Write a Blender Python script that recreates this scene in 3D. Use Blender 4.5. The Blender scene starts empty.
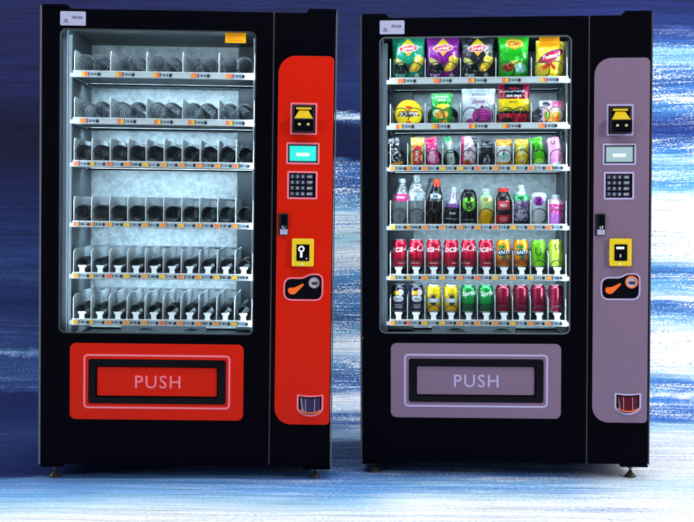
import bpy, math, random
from mathutils import Matrix, Vector, noise
random.seed(7)
PI = math.pi
scene = bpy.context.scene
COL = scene.collection

# ------------------------------------------------------------------ colour
def lin(c):
    c = c / 255.0
    return c / 12.92 if c <= 0.04045 else ((c + 0.055) / 1.055) ** 2.4
def L3(c): return (lin(c[0]), lin(c[1]), lin(c[2]))

# ------------------------------------------------------------------ materials
def new_mat(name):
    m = bpy.data.materials.new(name); m.use_nodes = True
    nt = m.node_tree
    return m, nt, nt.nodes['Principled BSDF']
def mat(name, rgb, rough=0.5, metal=0.0, spec=0.5, bump=0.0, bscale=200.0, vary=0.0, coat=0.0, stretch=None):
    """Principled with a noise-driven colour/roughness variation and optional bump"""
    m, nt, b = new_mat(name)
    b.inputs['Metallic'].default_value = metal
    b.inputs['Specular IOR Level'].default_value = spec
    b.inputs['Coat Weight'].default_value = coat
    b.inputs['Coat Roughness'].default_value = 0.08
    tc = nt.nodes.new('ShaderNodeTexCoord'); mp = nt.nodes.new('ShaderNodeMapping')
    if stretch: mp.inputs['Scale'].default_value = stretch
    nt.links.new(tc.outputs['Object'], mp.inputs['Vector'])
    n = nt.nodes.new('ShaderNodeTexNoise'); n.inputs['Scale'].default_value = bscale * 0.15; n.inputs['Detail'].default_value = 5
    nt.links.new(mp.outputs['Vector'], n.inputs['Vector'])
    mx = nt.nodes.new('ShaderNodeMix'); mx.data_type = 'RGBA'
    lo = tuple(max(0, c * (1 - vary)) for c in rgb) + (1,); hi = tuple(min(1, c * (1 + vary)) for c in rgb) + (1,)
    mx.inputs[6].default_value = lo; mx.inputs[7].default_value = hi
    nt.links.new(n.outputs['Fac'], mx.inputs[0]); nt.links.new(mx.outputs[2], b.inputs['Base Color'])
    mr = nt.nodes.new('ShaderNodeMapRange')
    mr.inputs['To Min'].default_value = max(0.02, rough * 0.8); mr.inputs['To Max'].default_value = min(1, rough * 1.2)
    nt.links.new(n.outputs['Fac'], mr.inputs['Value']); nt.links.new(mr.outputs['Result'], b.inputs['Roughness'])
    if bump:
        n2 = nt.nodes.new('ShaderNodeTexNoise'); n2.inputs['Scale'].default_value = bscale; n2.inputs['Detail'].default_value = 3
        nt.links.new(mp.outputs['Vector'], n2.inputs['Vector'])
        bp = nt.nodes.new('ShaderNodeBump'); bp.inputs['Strength'].default_value = bump; bp.inputs['Distance'].default_value = 0.002
        nt.links.new(n2.outputs['Fac'], bp.inputs['Height']); nt.links.new(bp.outputs['Normal'], b.inputs['Normal'])
    return m
def emit(name, rgb, s, vary=0.0):
    m, nt, b = new_mat(name)
    b.inputs['Base Color'].default_value = (0.02, 0.02, 0.02, 1)
    b.inputs['Emission Color'].default_value = tuple(rgb) + (1,)
    b.inputs['Emission Strength'].default_value = s
    return m
def print_mat(name, rough=0.35, metal=0.0, bump=0.15, bscale=120.0, coat=0.0, spec=0.5):
    """printed wrapper: ink colours stored on the mesh corners"""
    m, nt, b = new_mat(name)
    at = nt.nodes.new('ShaderNodeAttribute'); at.attribute_name = 'ink'
    nt.links.new(at.outputs['Color'], b.inputs['Base Color'])
    b.inputs['Roughness'].default_value = rough; b.inputs['Metallic'].default_value = metal
    b.inputs['Specular IOR Level'].default_value = spec
    b.inputs['Coat Weight'].default_value = coat; b.inputs['Coat Roughness'].default_value = 0.1
    tc = nt.nodes.new('ShaderNodeTexCoord')
    n2 = nt.nodes.new('ShaderNodeTexNoise'); n2.inputs['Scale'].default_value = bscale
    nt.links.new(tc.outputs['Object'], n2.inputs['Vector'])
    bp = nt.nodes.new('ShaderNodeBump'); bp.inputs['Strength'].default_value = bump; bp.inputs['Distance'].default_value = 0.003
    nt.links.new(n2.outputs['Fac'], bp.inputs['Height']); nt.links.new(bp.outputs['Normal'], b.inputs['Normal'])
    return m
def clear_mat(name, tint, gloss=0.10, haze=0.0, rough=0.03, facing=0.45):
    """thin clear sheet: sees through, tinted, with a fresnel sheen"""
    m = bpy.data.materials.new(name); m.use_nodes = True; nt = m.node_tree; nt.nodes.clear()
    o = nt.nodes.new('ShaderNodeOutputMaterial'); t = nt.nodes.new('ShaderNodeBsdfTransparent')
    t.inputs['Color'].default_value = tuple(tint) + (1,)
    g = nt.nodes.new('ShaderNodeBsdfGlossy'); g.inputs['Roughness'].default_value = rough
    lw = nt.nodes.new('ShaderNodeLayerWeight'); lw.inputs['Blend'].default_value = facing
    mr = nt.nodes.new('ShaderNodeMapRange'); mr.inputs['To Min'].default_value = gloss * 0.35; mr.inputs['To Max'].default_value = min(1.0, gloss * 4)
    nt.links.new(lw.outputs['Facing'], mr.inputs['Value'])
    mx = nt.nodes.new('ShaderNodeMixShader'); nt.links.new(mr.outputs['Result'], mx.inputs[0])
    nt.links.new(t.outputs[0], mx.inputs[1]); nt.links.new(g.outputs[0], mx.inputs[2])
    last = mx
    if haze:
        d = nt.nodes.new('ShaderNodeBsdfDiffuse'); d.inputs['Color'].default_value = (0.7, 0.8, 0.85, 1)
        m2 = nt.nodes.new('ShaderNodeMixShader'); m2.inputs[0].default_value = haze
        nt.links.new(mx.outputs[0], m2.inputs[1]); nt.links.new(d.outputs[0], m2.inputs[2]); last = m2
    nt.links.new(last.outputs[0], o.inputs['Surface'])
    return m

M = {}
M['black'] = mat('black_powder_coat', (0.0006, 0.0006, 0.0026), 0.5, 0, 0.03, 0.06, 700, 0.3)
M['black_gloss'] = mat('black_gloss_plastic', (0.0022, 0.0022, 0.005), 0.25, 0, 0.12, 0.0, 200, 0.2)
M['rubber'] = mat('dark_rubber', (0.012, 0.013, 0.016), 0.6, 0, 0.3, 0.1, 400, 0.3)
M['shell'] = mat('dark_steel_shell', (0.012, 0.012, 0.02), 0.45, 0.2, 0.3, 0.05, 300, 0.3)
M['edge'] = mat('brushed_edge_steel', (0.12, 0.125, 0.15), 0.45, 0.3, 0.5, 0.05, 300, 0.2)
M['edge_dark'] = mat('dull_edge_steel', (0.045, 0.047, 0.058), 0.5, 0.3, 0.5, 0.05, 300, 0.2)
M['red'] = mat('red_panel', (0.54, 0.0100, 0.0012), 0.40, 0, 0.12, 0.04, 500, 0.06)
M['mauve'] = mat('mauve_panel', (0.175, 0.119, 0.192), 0.38, 0, 0.20, 0.04, 500, 0.05)
M['pink'] = mat('pink_line', (0.80, 0.18, 0.24), 0.45, 0, 0.3, 0, 200, 0.05)
M['lilac'] = mat('lilac_line', (0.42, 0.37, 0.62), 0.45, 0, 0.3, 0, 200, 0.05)
M['white'] = mat('white_plastic', (0.74, 0.77, 0.80), 0.45, 0, 0.4, 0.03, 300, 0.06)
M['rail'] = mat('price_rail_plastic', (0.56, 0.62, 0.66), 0.35, 0, 0.5, 0.03, 300, 0.06)
M['steel'] = mat('zinc_tray_steel', (0.34, 0.37, 0.39), 0.38, 0.15, 0.5, 0.25, 160, 0.25)
M['steel_dark'] = mat('tray_floor_steel', (0.10, 0.11, 0.12), 0.45, 0.3, 0.4, 0.2, 160, 0.3)
M['liner'] = mat('grey_liner', (0.20, 0.23, 0.25), 0.5, 0.2, 0.4, 0.25, 60, 0.35, stretch=(1, 1, 0.25))
M['liner_mid'] = mat('mid_grey_liner', (0.075, 0.088, 0.098), 0.5, 0.15, 0.4, 0.25, 60, 0.4, stretch=(1, 1, 0.25))
M['wire_light'] = mat('grey_coil_wire', (0.085, 0.096, 0.105), 0.35, 0.5, 0.5, 0, 200, 0.2)
M['liner_dark'] = mat('dark_duct', (0.028, 0.034, 0.04), 0.45, 0.2, 0.4, 0.2, 60, 0.5, stretch=(1, 1, 0.3))
M['wire'] = mat('dark_coil_wire', (0.016, 0.019, 0.023), 0.35, 0.4, 0.5, 0, 200, 0.2)
M['disc'] = mat('motor_disc', (0.018, 0.024, 0.03), 0.5, 0, 0.3, 0, 200, 0.3)
M['disc_grey'] = mat('motor_disc_grey', (0.08, 0.10, 0.11), 0.5, 0, 0.3, 0, 200, 0.3)
M['slide'] = mat('can_slide_plastic', (0.30, 0.33, 0.35), 0.4, 0, 0.4, 0.03, 300, 0.15)
M['orange_tag'] = mat('orange_tag', L3((255, 150, 60)), 0.5)
M['salmon_tag'] = mat('salmon_tag', L3((250, 118, 84)), 0.5)
M['yellow_tag'] = mat('yellow_tag', L3((250, 190, 50)), 0.5)
M['blue_print'] = mat('blue_grey_print', L3((110, 140, 170)), 0.5)
M['dark_print'] = mat('dark_print', L3((38, 50, 62)), 0.5)
M['sticker'] = mat('orange_sticker', L3((255, 178, 0)), 0.5, 0, 0.3, 0, 200, 0.04)
M['sticker_print'] = mat('sticker_print', L3((205, 120, 0)), 0.5)
M['yellow'] = mat('yellow_plastic', (0.72, 0.53, 0.012), 0.35, 0, 0.45, 0.03, 300, 0.05)
M['funnel'] = mat('yellow_funnel', (0.66, 0.48, 0.012), 0.4, 0, 0.4, 0.0, 300, 0.1)
M['plate'] = mat('brand_plate', (0.40, 0.42, 0.60), 0.4, 0.1, 0.4, 0, 200, 0.05)
M['navy_print'] = mat('navy_print', (0.02, 0.025, 0.06), 0.5)
M['orange'] = mat('orange_plastic', (0.85, 0.13, 0.012), 0.35, 0, 0.5, 0, 200, 0.08)
M['chrome'] = mat('chrome_cup', (0.75, 0.72, 0.80), 0.12, 1.0, 0.5, 0, 200, 0.05)
M['cup'] = mat('pale_cup', (0.55, 0.50, 0.62), 0.2, 0.0, 0.6, 0, 200, 0.2)
M['smoke'] = mat('smoked_cup', (0.035, 0.028, 0.075), 0.12, 0, 0.6, 0, 200, 0.3)
M['smoke_red'] = mat('smoked_red_cup', (0.085, 0.010, 0.018), 0.12, 0, 0.6, 0, 200, 0.4)
M['key'] = mat('keypad_key', (0.035, 0.04, 0.07), 0.4, 0, 0.4, 0, 200, 0.1)
M['keymark'] = mat('keypad_mark', (0.55, 0.58, 0.68), 0.5)
M['foot'] = mat('foot_steel', (0.16, 0.16, 0.17), 0.35, 0.7, 0.5, 0.05, 300, 0.3)
M['foot_base'] = mat('foot_base', (0.030, 0.028, 0.028), 0.42, 0.2, 0.4, 0.1, 300, 0.5)
M['bin'] = mat('bin_board', (0.17, 0.21, 0.23), 0.4, 0.2, 0.5, 0.1, 60, 0.3)
M['led'] = emit('led_tube', (0.66, 0.85, 1.0), 84.0)
M['added_shelf_glow_soft'] = emit('added_shelf_glow_soft', (0.62, 0.84, 1.0), 50.0)  # weaker glow for the added under-tray bars of the stocked machine
M['top_led_full'] = emit('top_led_full', (0.66, 0.85, 1.0), 60.0)
M['top_led'] = emit('top_led', (0.60, 0.84, 1.0), 22.0)
M['added_front_glow'] = emit('added_front_glow', (0.66, 0.86, 1.0), 30.0)  # glow for added bars that brighten the product fronts
M['added_shelf_glow'] = emit('added_shelf_glow', (0.60, 0.82, 1.0), 105.0)  # glow for added under-tray bars that brighten the back wall
M['screen_teal'] = emit('screen_teal', (0.008, 0.78, 0.68), 1.15)
M['screen_pale'] = emit('screen_pale', (0.36, 0.56, 0.62), 0.95)
M['screen_text'] = emit('screen_text', (0.85, 1.0, 1.0), 1.0)
M['indicator'] = emit('indicator_lamp', (0.75, 0.72, 0.22), 0.8)
M['glass'] = clear_mat('window_glass', (0.95, 0.985, 0.99), 0.045, 0.0, 0.02, 0.25)
M['clear'] = clear_mat('clear_bottle', (0.90, 0.95, 0.96), 0.26, 0.17, 0.06, 0.55)
M['foil'] = print_mat('printed_foil', 0.24, 0.15, 0.75, 42, 0.25)
M['paper'] = print_mat('printed_film', 0.40, 0.0, 0.12, 90)
M['canink'] = print_mat('printed_can', 0.26, 0.35, 0.03, 60, 0.25)
M['alu'] = mat('can_aluminium', (0.62, 0.63, 0.66), 0.3, 0.9, 0.5, 0.02, 200, 0.1)
M['ink_white'] = mat('white_ink', (0.82, 0.82, 0.84), 0.4)
M['ink_black'] = mat('black_ink', (0.012, 0.012, 0.016), 0.45)
M['ink_red'] = mat('red_ink', L3((205, 25, 25)), 0.4)
M['ink_purple'] = mat('purple_ink', L3((130, 20, 110)), 0.4)
M['ink_gold'] = mat('gold_ink', L3((220, 180, 60)), 0.4)
M['ink_green'] = mat('green_ink', L3((90, 220, 40)), 0.4)
M['cap_white'] = mat('white_cap', (0.62, 0.66, 0.68), 0.4, 0, 0.5, 0.1, 300, 0.05)
M['cap_grey'] = mat('grey_cap', (0.28, 0.31, 0.34), 0.4, 0, 0.5, 0.1, 300, 0.05)
M['cap_red'] = mat('red_cap', L3((225, 30, 25)), 0.4, 0, 0.5, 0.1, 300, 0.05)
M['cap_orange'] = mat('orange_cap', L3((240, 75, 25)), 0.4, 0, 0.5, 0.1, 300, 0.05)
M['cap_black'] = mat('black_cap', L3((28, 28, 32)), 0.4, 0, 0.5, 0.1, 300, 0.05)
M['cap_clear'] = mat('pale_cap', (0.50, 0.57, 0.62), 0.3, 0, 0.5, 0.1, 300, 0.05)

def galv():
    m, nt, b = new_mat('galvanised_back_wall')
    tc = nt.nodes.new('ShaderNodeTexCoord')
    v = nt.nodes.new('ShaderNodeTexVoronoi'); v.inputs['Scale'].default_value = 75
    nt.links.new(tc.outputs['Object'], v.inputs['Vector'])
    n = nt.nodes.new('ShaderNodeTexNoise'); n.inputs['Scale'].default_value = 30; n.inputs['Detail'].default_value = 6
    nt.links.new(tc.outputs['Object'], n.inputs['Vector'])
    bw = nt.nodes.new('ShaderNodeRGBToBW'); nt.links.new(v.outputs['Color'], bw.inputs[0])
    ad = nt.nodes.new('ShaderNodeMath'); ad.operation = 'MULTIPLY_ADD'; ad.inputs[1].default_value = 0.35
    nt.links.new(bw.outputs[0], ad.inputs[0]); nt.links.new(n.outputs['Fac'], ad.inputs[2])
    cr = nt.nodes.new('ShaderNodeValToRGB')
    cr.color_ramp.elements[0].position = 0.30; cr.color_ramp.elements[0].color = (0.33, 0.38, 0.40, 1)
    cr.color_ramp.elements[1].position = 0.95; cr.color_ramp.elements[1].color = (0.74, 0.79, 0.80, 1)
    nt.links.new(ad.outputs[0], cr.inputs[0]); nt.links.new(cr.outputs[0], b.inputs['Base Color'])
    b.inputs['Metallic'].default_value = 0.12; b.inputs['Roughness'].default_value = 0.42
    bp = nt.nodes.new('ShaderNodeBump'); bp.inputs['Strength'].default_value = 0.7; bp.inputs['Distance'].default_value = 0.006
    nt.links.new(ad.outputs[0], bp.inputs['Height']); nt.links.new(bp.outputs['Normal'], b.inputs['Normal'])
    return m
M['galv'] = galv()

# ------------------------------------------------------------------ mesh builder
class MB:
    def __init__(s): s.v = []; s.f = []; s.m = []; s.sm = []; s.c = []; s.mats = []
    def mi(s, m):
        if m not in s.mats: s.mats.append(m)
        return s.mats.index(m)
    def face(s, idx, m, smooth=False, col=None):
        s.f.append(tuple(idx)); s.m.append(s.mi(m)); s.sm.append(smooth); s.c.append(col)
    def add(s, vs):
        b = len(s.v); s.v.extend([tuple(p) for p in vs]); return b
    def box(s, x0, x1, y0, y1, z0, z1, m):
        b = s.add([(x0,y0,z0),(x1,y0,z0),(x1,y1,z0),(x0,y1,z0),(x0,y0,z1),(x1,y0,z1),(x1,y1,z1),(x0,y1,z1)])
        for q in ((0,3,2,1),(4,5,6,7),(0,1,5,4),(1,2,6,5),(2,3,7,6),(3,0,4,7)): s.face([b+i for i in q], m)
    def prism(s, pts, y0, y1, m, side=None, smooth=False):
        """pts: outline in x,z counter-clockwise seen from the front (-y); front face at y0"""
        n = len(pts); side = side or m
        a = s.add([(p[0], y0, p[1]) for p in pts]); b = s.add([(p[0], y1, p[1]) for p in pts])
        s.face([a+i for i in range(n)], m); s.face([b+i for i in reversed(range(n))], m)
        for i in range(n):
            j = (i+1) % n; s.face((a+i, b+i, b+j, a+j), side, smooth)
    def ring(s, outer, inner, y0, y1, m, inner_mat=None):
        n = len(outer); im = inner_mat or m
        A = s.add([(p[0], y0, p[1]) for p in outer]); B = s.add([(p[0], y0, p[1]) for p in inner])
        C = s.add([(p[0], y1, p[1]) for p in outer]); D = s.add([(p[0], y1, p[1]) for p in inner])
        for i in range(n):
            j = (i+1) % n
            s.face((A+i, A+j, B+j, B+i), m); s.face((C+j, C+i, D+i, D+j), m)
            s.face((A+j, A+i, C+i, C+j), m); s.face((B+i, B+j, D+j, D+i), im)
    def lathe(s, prof, n, m, cx=0, cy=0, cz=0, col=None, cap0=True, cap1=True, axis='z', smooth=True):
        b = len(s.v)
        for (r, z) in prof:
            for i in range(n):
                a = 2*PI*i/n
                p = (r*math.cos(a), r*math.sin(a), z)
                if axis == 'y': p = (p[0], p[2], -p[1])
                s.v.append((cx+p[0], cy+p[1], cz+p[2]))
        for k in range(len(prof)-1):
            for i in range(n):
                j = (i+1) % n
                c = col((i+0.5)/n, (prof[k][1]+prof[k+1][1])/2) if col else None
                s.face((b+k*n+i, b+k*n+j, b+(k+1)*n+j, b+(k+1)*n+i), m, smooth, c)
        c0 = col(0, prof[0][1]) if col else None; c1 = col(0, prof[-1][1]) if col else None
        if cap0: s.face([b+i for i in reversed(range(n))], m, False, c0)
        if cap1: s.face([b+(len(prof)-1)*n+i for i in range(n)], m, False, c1)
    def tube(s, path, r, n, m, closed=False):
        b = len(s.v); k = len(path); P = [Vector(p) for p in path]
        for i in range(k):
            t = (P[min(i+1, k-1)] - P[max(i-1, 0)]) if not closed else (P[(i+1) % k] - P[i-1])
            t.normalize(); up = Vector((0, 1, 0)) if abs(t.y) < 0.8 else Vector((0, 0, 1))
            a = t.cross(up).normalized(); c = t.cross(a)
            for j in range(n):
                w = 2*PI*j/n; s.v.append(tuple(P[i] + a*(r*math.cos(w)) + c*(r*math.sin(w))))
        for i in range(k if closed else k-1):
            for j in range(n):
                q = (j+1) % n; i2 = (i+1) % k
                s.face((b+i*n+j, b+i*n+q, b+i2*n+q, b+i2*n+j), m, True)
        if not closed:
            s.face([b+j for j in range(n)], m); s.face([b+(k-1)*n+j for j in reversed(range(n))], m)
    def grid(s, nu, nv, pos, m, col=None, flip=False, smooth=True):
        b = len(s.v)
        for j in range(nv+1):
            for i in range(nu+1): s.v.append(tuple(pos(i/nu, j/nv)))
        for j in range(nv):
            for i in range(nu):
                q = [b+j*(nu+1)+i, b+j*(nu+1)+i+1, b+(j+1)*(nu+1)+i+1, b+(j+1)*(nu+1)+i]
                if flip: q.reverse()
                s.face(q, m, smooth, col((i+0.5)/nu, (j+0.5)/nv) if col else None)
    def text(s, body, fn, m, size=1.0, shear=0.0, bold=0.0, space=1.0):
        """fn(tx, ty) -> 3D for text coordinates centred on 0; width normalised so cap height = size"""
        vs, fs = glyphs(body, shear, bold, space)
        b = s.add([fn(x*size, y*size) for (x, y) in vs])
        for f in fs: s.face([b+i for i in f], m)
    def build(s, name, parent=None, bevel=0.0, weld=False):
        me = bpy.data.meshes.new(name); me.from_pydata(s.v, [], s.f)
        for m in s.mats: me.materials.append(M[m])
        me.polygons.foreach_set('material_index', s.m); me.polygons.foreach_set('use_smooth', s.sm)
        if any(c is not None for c in s.c):
            at = me.color_attributes.new('ink', 'FLOAT_COLOR', 'CORNER'); buf = []
            for f, c in zip(s.f, s.c):
                c = c or (0.5, 0.5, 0.5)
                buf.extend(list(c) + [1.0] if len(c) == 3 else c) if len(f) == 1 else [buf.extend((c[0], c[1], c[2], 1.0)) for _ in f]
            at.data.foreach_set('color', buf)
        me.update()
        o = bpy.data.objects.new(name, me); COL.objects.link(o)
        if parent: o.parent = parent
        if bevel:
            md = o.modifiers.new('edge_softening', 'BEVEL'); md.width = bevel; md.segments = 2; md.limit_method = 'ANGLE'; md.angle_limit = math.radians(50)
        return o

_gl = {}
def glyphs(body, shear=0.0, bold=0.0, space=1.0):
    k = (body, shear, bold, space)
    if k in _gl: return _gl[k]
    cu = bpy.data.curves.new('glyph_curve', 'FONT'); cu.body = body; cu.size = 1.0; cu.shear = shear; cu.offset = bold
    cu.space_character = space; cu.resolution_u = 3; cu.align_x = 'CENTER'
    o = bpy.data.objects.new('glyph_tmp', cu); COL.objects.link(o)
    dg = bpy.context.evaluated_depsgraph_get(); me = bpy.data.meshes.new_from_object(o.evaluated_get(dg))
    vs = [(v.co.x, v.co.y) for v in me.vertices]; fs = [tuple(p.vertices) for p in me.polygons]
    bpy.data.objects.remove(o); bpy.data.meshes.remove(me); bpy.data.curves.remove(cu)
    x0 = min(v[0] for v in vs); x1 = max(v[0] for v in vs); y0 = min(v[1] for v in vs); y1 = max(v[1] for v in vs)
    h = y1 - y0
    vs = [((x-(x0+x1)/2)/h, (y-(y0+y1)/2)/h) for x, y in vs]
    _gl[k] = (vs, fs); return _gl[k]

def rrect(x0, x1, z0, z1, r, seg=6):
    """counter-clockwise seen from the front (x right, z up); r one radius or (bl, br, tr, tl)"""
    if not isinstance(r, (tuple, list)): r = (r,)*4
    pts = []
    for (cx, cz, a0, rr) in ((x0+r[0], z0+r[0], PI, r[0]), (x1-r[1], z0+r[1], 1.5*PI, r[1]), (x1-r[2], z1-r[2], 0, r[2]), (x0+r[3], z1-r[3], .5*PI, r[3])):
        for i in range(seg+1):
            a = a0 + .5*PI*i/seg; pts.append((cx+rr*math.cos(a), cz+rr*math.sin(a)))
    return pts
def round_poly(pts, rad, seg=6):
    out = []; n = len(pts)
    for i in range(n):
        p = Vector(pts[i]); a = Vector(pts[i-1]) - p; b = Vector(pts[(i+1) % n]) - p
        r = min(rad[i], a.length*.49, b.length*.49); a.normalize(); b.normalize()
        A = p + a*r; B = p + b*r
        for k in range(seg+1):
            t = k/seg; q = A*(1-t)**2 + p*(2*t*(1-t)) + B*t*t; out.append((q.x, q.y))
    return out
def offset(pts, d):
    n = len(pts); out = []
    for i in range(n):
        a = Vector(pts[i-1]); p = Vector(pts[i]); b = Vector(pts[(i+1) % n])
        t1 = (p-a); t2 = (b-p)
        n1 = Vector((t1.y, -t1.x)).normalized() if t1.length > 1e-7 else Vector((0, 0))
        n2 = Vector((t2.y, -t2.x)).normalized() if t2.length > 1e-7 else Vector((0, 0))
        m = (n1+n2).normalized(); out.append((p.x+m.x*d, p.y+m.y*d))
    return out

def tag(o, label=None, cat=None, group=None, kind=None):
    if label: o['label'] = label
    if cat: o['category'] = cat
    if group: o['group'] = group
    if kind: o['kind'] = kind
    return o
def link_copy(o, parent, loc=None):
    c = o.copy(); COL.objects.link(c); c.parent = parent
    if loc is not None: c.location = loc
    return c

# ================================================================== painted backdrop (one sweep: floor + wall)
Y_FLOOR, RAD, Y_WALL, Z_TOP = 6.30, 0.50, 6.80, 3.7
CAM_H = 1.0987; PITCH = 2.405
def rowtable(tab):
    out = []
    for v, c in tab:
        g = sum(c)/3; k = .16 if g < 140 else .05
        q = [.95*q**1.14 for q in L3(tuple(q+(g-q)*k for q in c))]; w = max(0, 1 - 1.3*q[0])
        out.append((v, (q[0]*(1-.18*w), q[1]*(1+.14*w), q[2]*(1-.16*w))))
    return out
PAINT_LEFT = rowtable([(-90,(24,24,80)),(0,(27,29,92)),(40,(25,28,88)),(90,(27,30,92)),(125,(17,16,66)),(150,(16,16,62)),(185,(24,30,92)),(230,(32,46,116)),(270,(40,60,136)),(300,(32,46,118)),
    (330,(42,64,142)),(347,(40,60,138)),(350,(120,150,215)),(353,(42,64,142)),(385,(46,72,152)),(392,(28,38,104)),(415,(34,46,120)),(440,(44,64,146)),(462,(36,52,132)),(473,(32,44,122)),(479,(34,50,128)),(483,(96,136,222)),(492,(118,158,236)),(500,(132,170,238)),(508,(186,212,248)),(516,(226,238,253)),(524,(246,251,255)),(700,(220,235,255))])
PAINT_GAP = rowtable([(-90,(26,28,86)),(0,(27,30,92)),(60,(26,34,100)),(95,(32,48,122)),(112,(30,44,118)),(115,(120,150,215)),(118,(215,230,250)),(120,(60,90,170)),(126,(22,30,92)),(156,(22,30,92)),(160,(52,92,182)),(172,(66,112,206)),(180,(52,92,186)),(192,(74,124,212)),(206,(120,168,232)),(212,(214,234,250)),(224,(228,243,252)),(236,(168,206,242)),(252,(242,250,255)),(262,(222,238,252)),
    (270,(120,166,234)),(284,(76,122,210)),(300,(92,140,220)),(316,(62,104,192)),(330,(150,188,240)),(340,(240,247,255)),(350,(210,230,250)),(360,(110,152,226)),(375,(54,92,184)),(388,(90,136,220)),(396,(246,250,255)),(404,(225,238,255)),(412,(78,118,206)),(424,(58,96,190)),(436,(176,206,246)),(444,(70,112,206)),(456,(60,100,196)),(468,(70,112,212)),(480,(88,134,230)),(494,(118,162,240)),(503,(172,204,248)),(511,(226,238,254)),(520,(248,252,255)),(700,(235,245,255))])
PAINT_RIGHT = rowtable([(-90,(26,30,92)),(0,(30,38,112)),(20,(36,50,140)),(38,(50,82,180)),(46,(104,150,222)),(56,(136,176,232)),(66,(74,120,212)),(80,(56,98,200)),(93,(70,116,210)),(96,(235,245,255)),(98,(90,134,222)),(108,(72,122,216)),(118,(40,68,166)),(130,(34,58,156)),(140,(60,108,210)),(150,(78,130,224)),(158,(176,210,248)),(166,(92,146,230)),(174,(150,192,244)),(182,(92,150,236)),(192,(160,202,246)),(201,(236,247,255)),(210,(250,254,255)),(250,(250,254,255)),(258,(214,234,252)),
    (266,(104,150,230)),(272,(70,114,214)),(280,(112,158,236)),(290,(120,170,240)),(298,(226,242,255)),(303,(84,132,222)),(311,(66,112,212)),(320,(140,184,244)),(330,(220,238,255)),(338,(250,254,255)),(360,(246,250,255)),(362,(90,110,160)),(364,(240,247,255)),(374,(200,224,252)),(381,(84,130,224)),(388,(58,104,208)),(392,(120,164,236)),(395,(244,250,255)),(398,(84,130,226)),(410,(62,106,212)),(420,(66,110,216)),(428,(170,204,248)),(436,(250,254,255)),(462,(246,250,255)),(474,(238,246,255)),(482,(206,226,252)),(490,(228,240,255)),(500,(250,253,255)),(700,(255,255,255))])
PAINT_MID = rowtable([(430,(60,100,196)),(458,(70,112,212)),(466,(84,126,220)),(474,(78,120,218)),(482,(140,178,242)),(488,(112,156,236)),(495,(206,226,252)),(502,(248,252,255)),(700,(255,255,255))])
def look(tab, v):
    if v <= tab[0][0]: return tab[0][1]
    for (a, ca), (b, cb) in zip(tab, tab[1:]):
        if v <= b:
            t = (v-a)/(b-a); return tuple(ca[i]+(cb[i]-ca[i])*t for i in range(3))
    return tab[-1][1]
def row_of(y, z):
    """band number of a brush row, from where it lies on the sheet"""
    e = math.atan2(z-CAM_H, y) + math.radians(PITCH)
    return 261 - 1250*math.tan(max(-1.2, min(1.2, e)))
def mixc(a, b, t): return tuple(a[i]+(b[i]-a[i])*t for i in range(3))
def sst(a, b, x):
    t = max(0, min(1, (x-a)/(b-a))); return t*t*(3-2*t)
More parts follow.
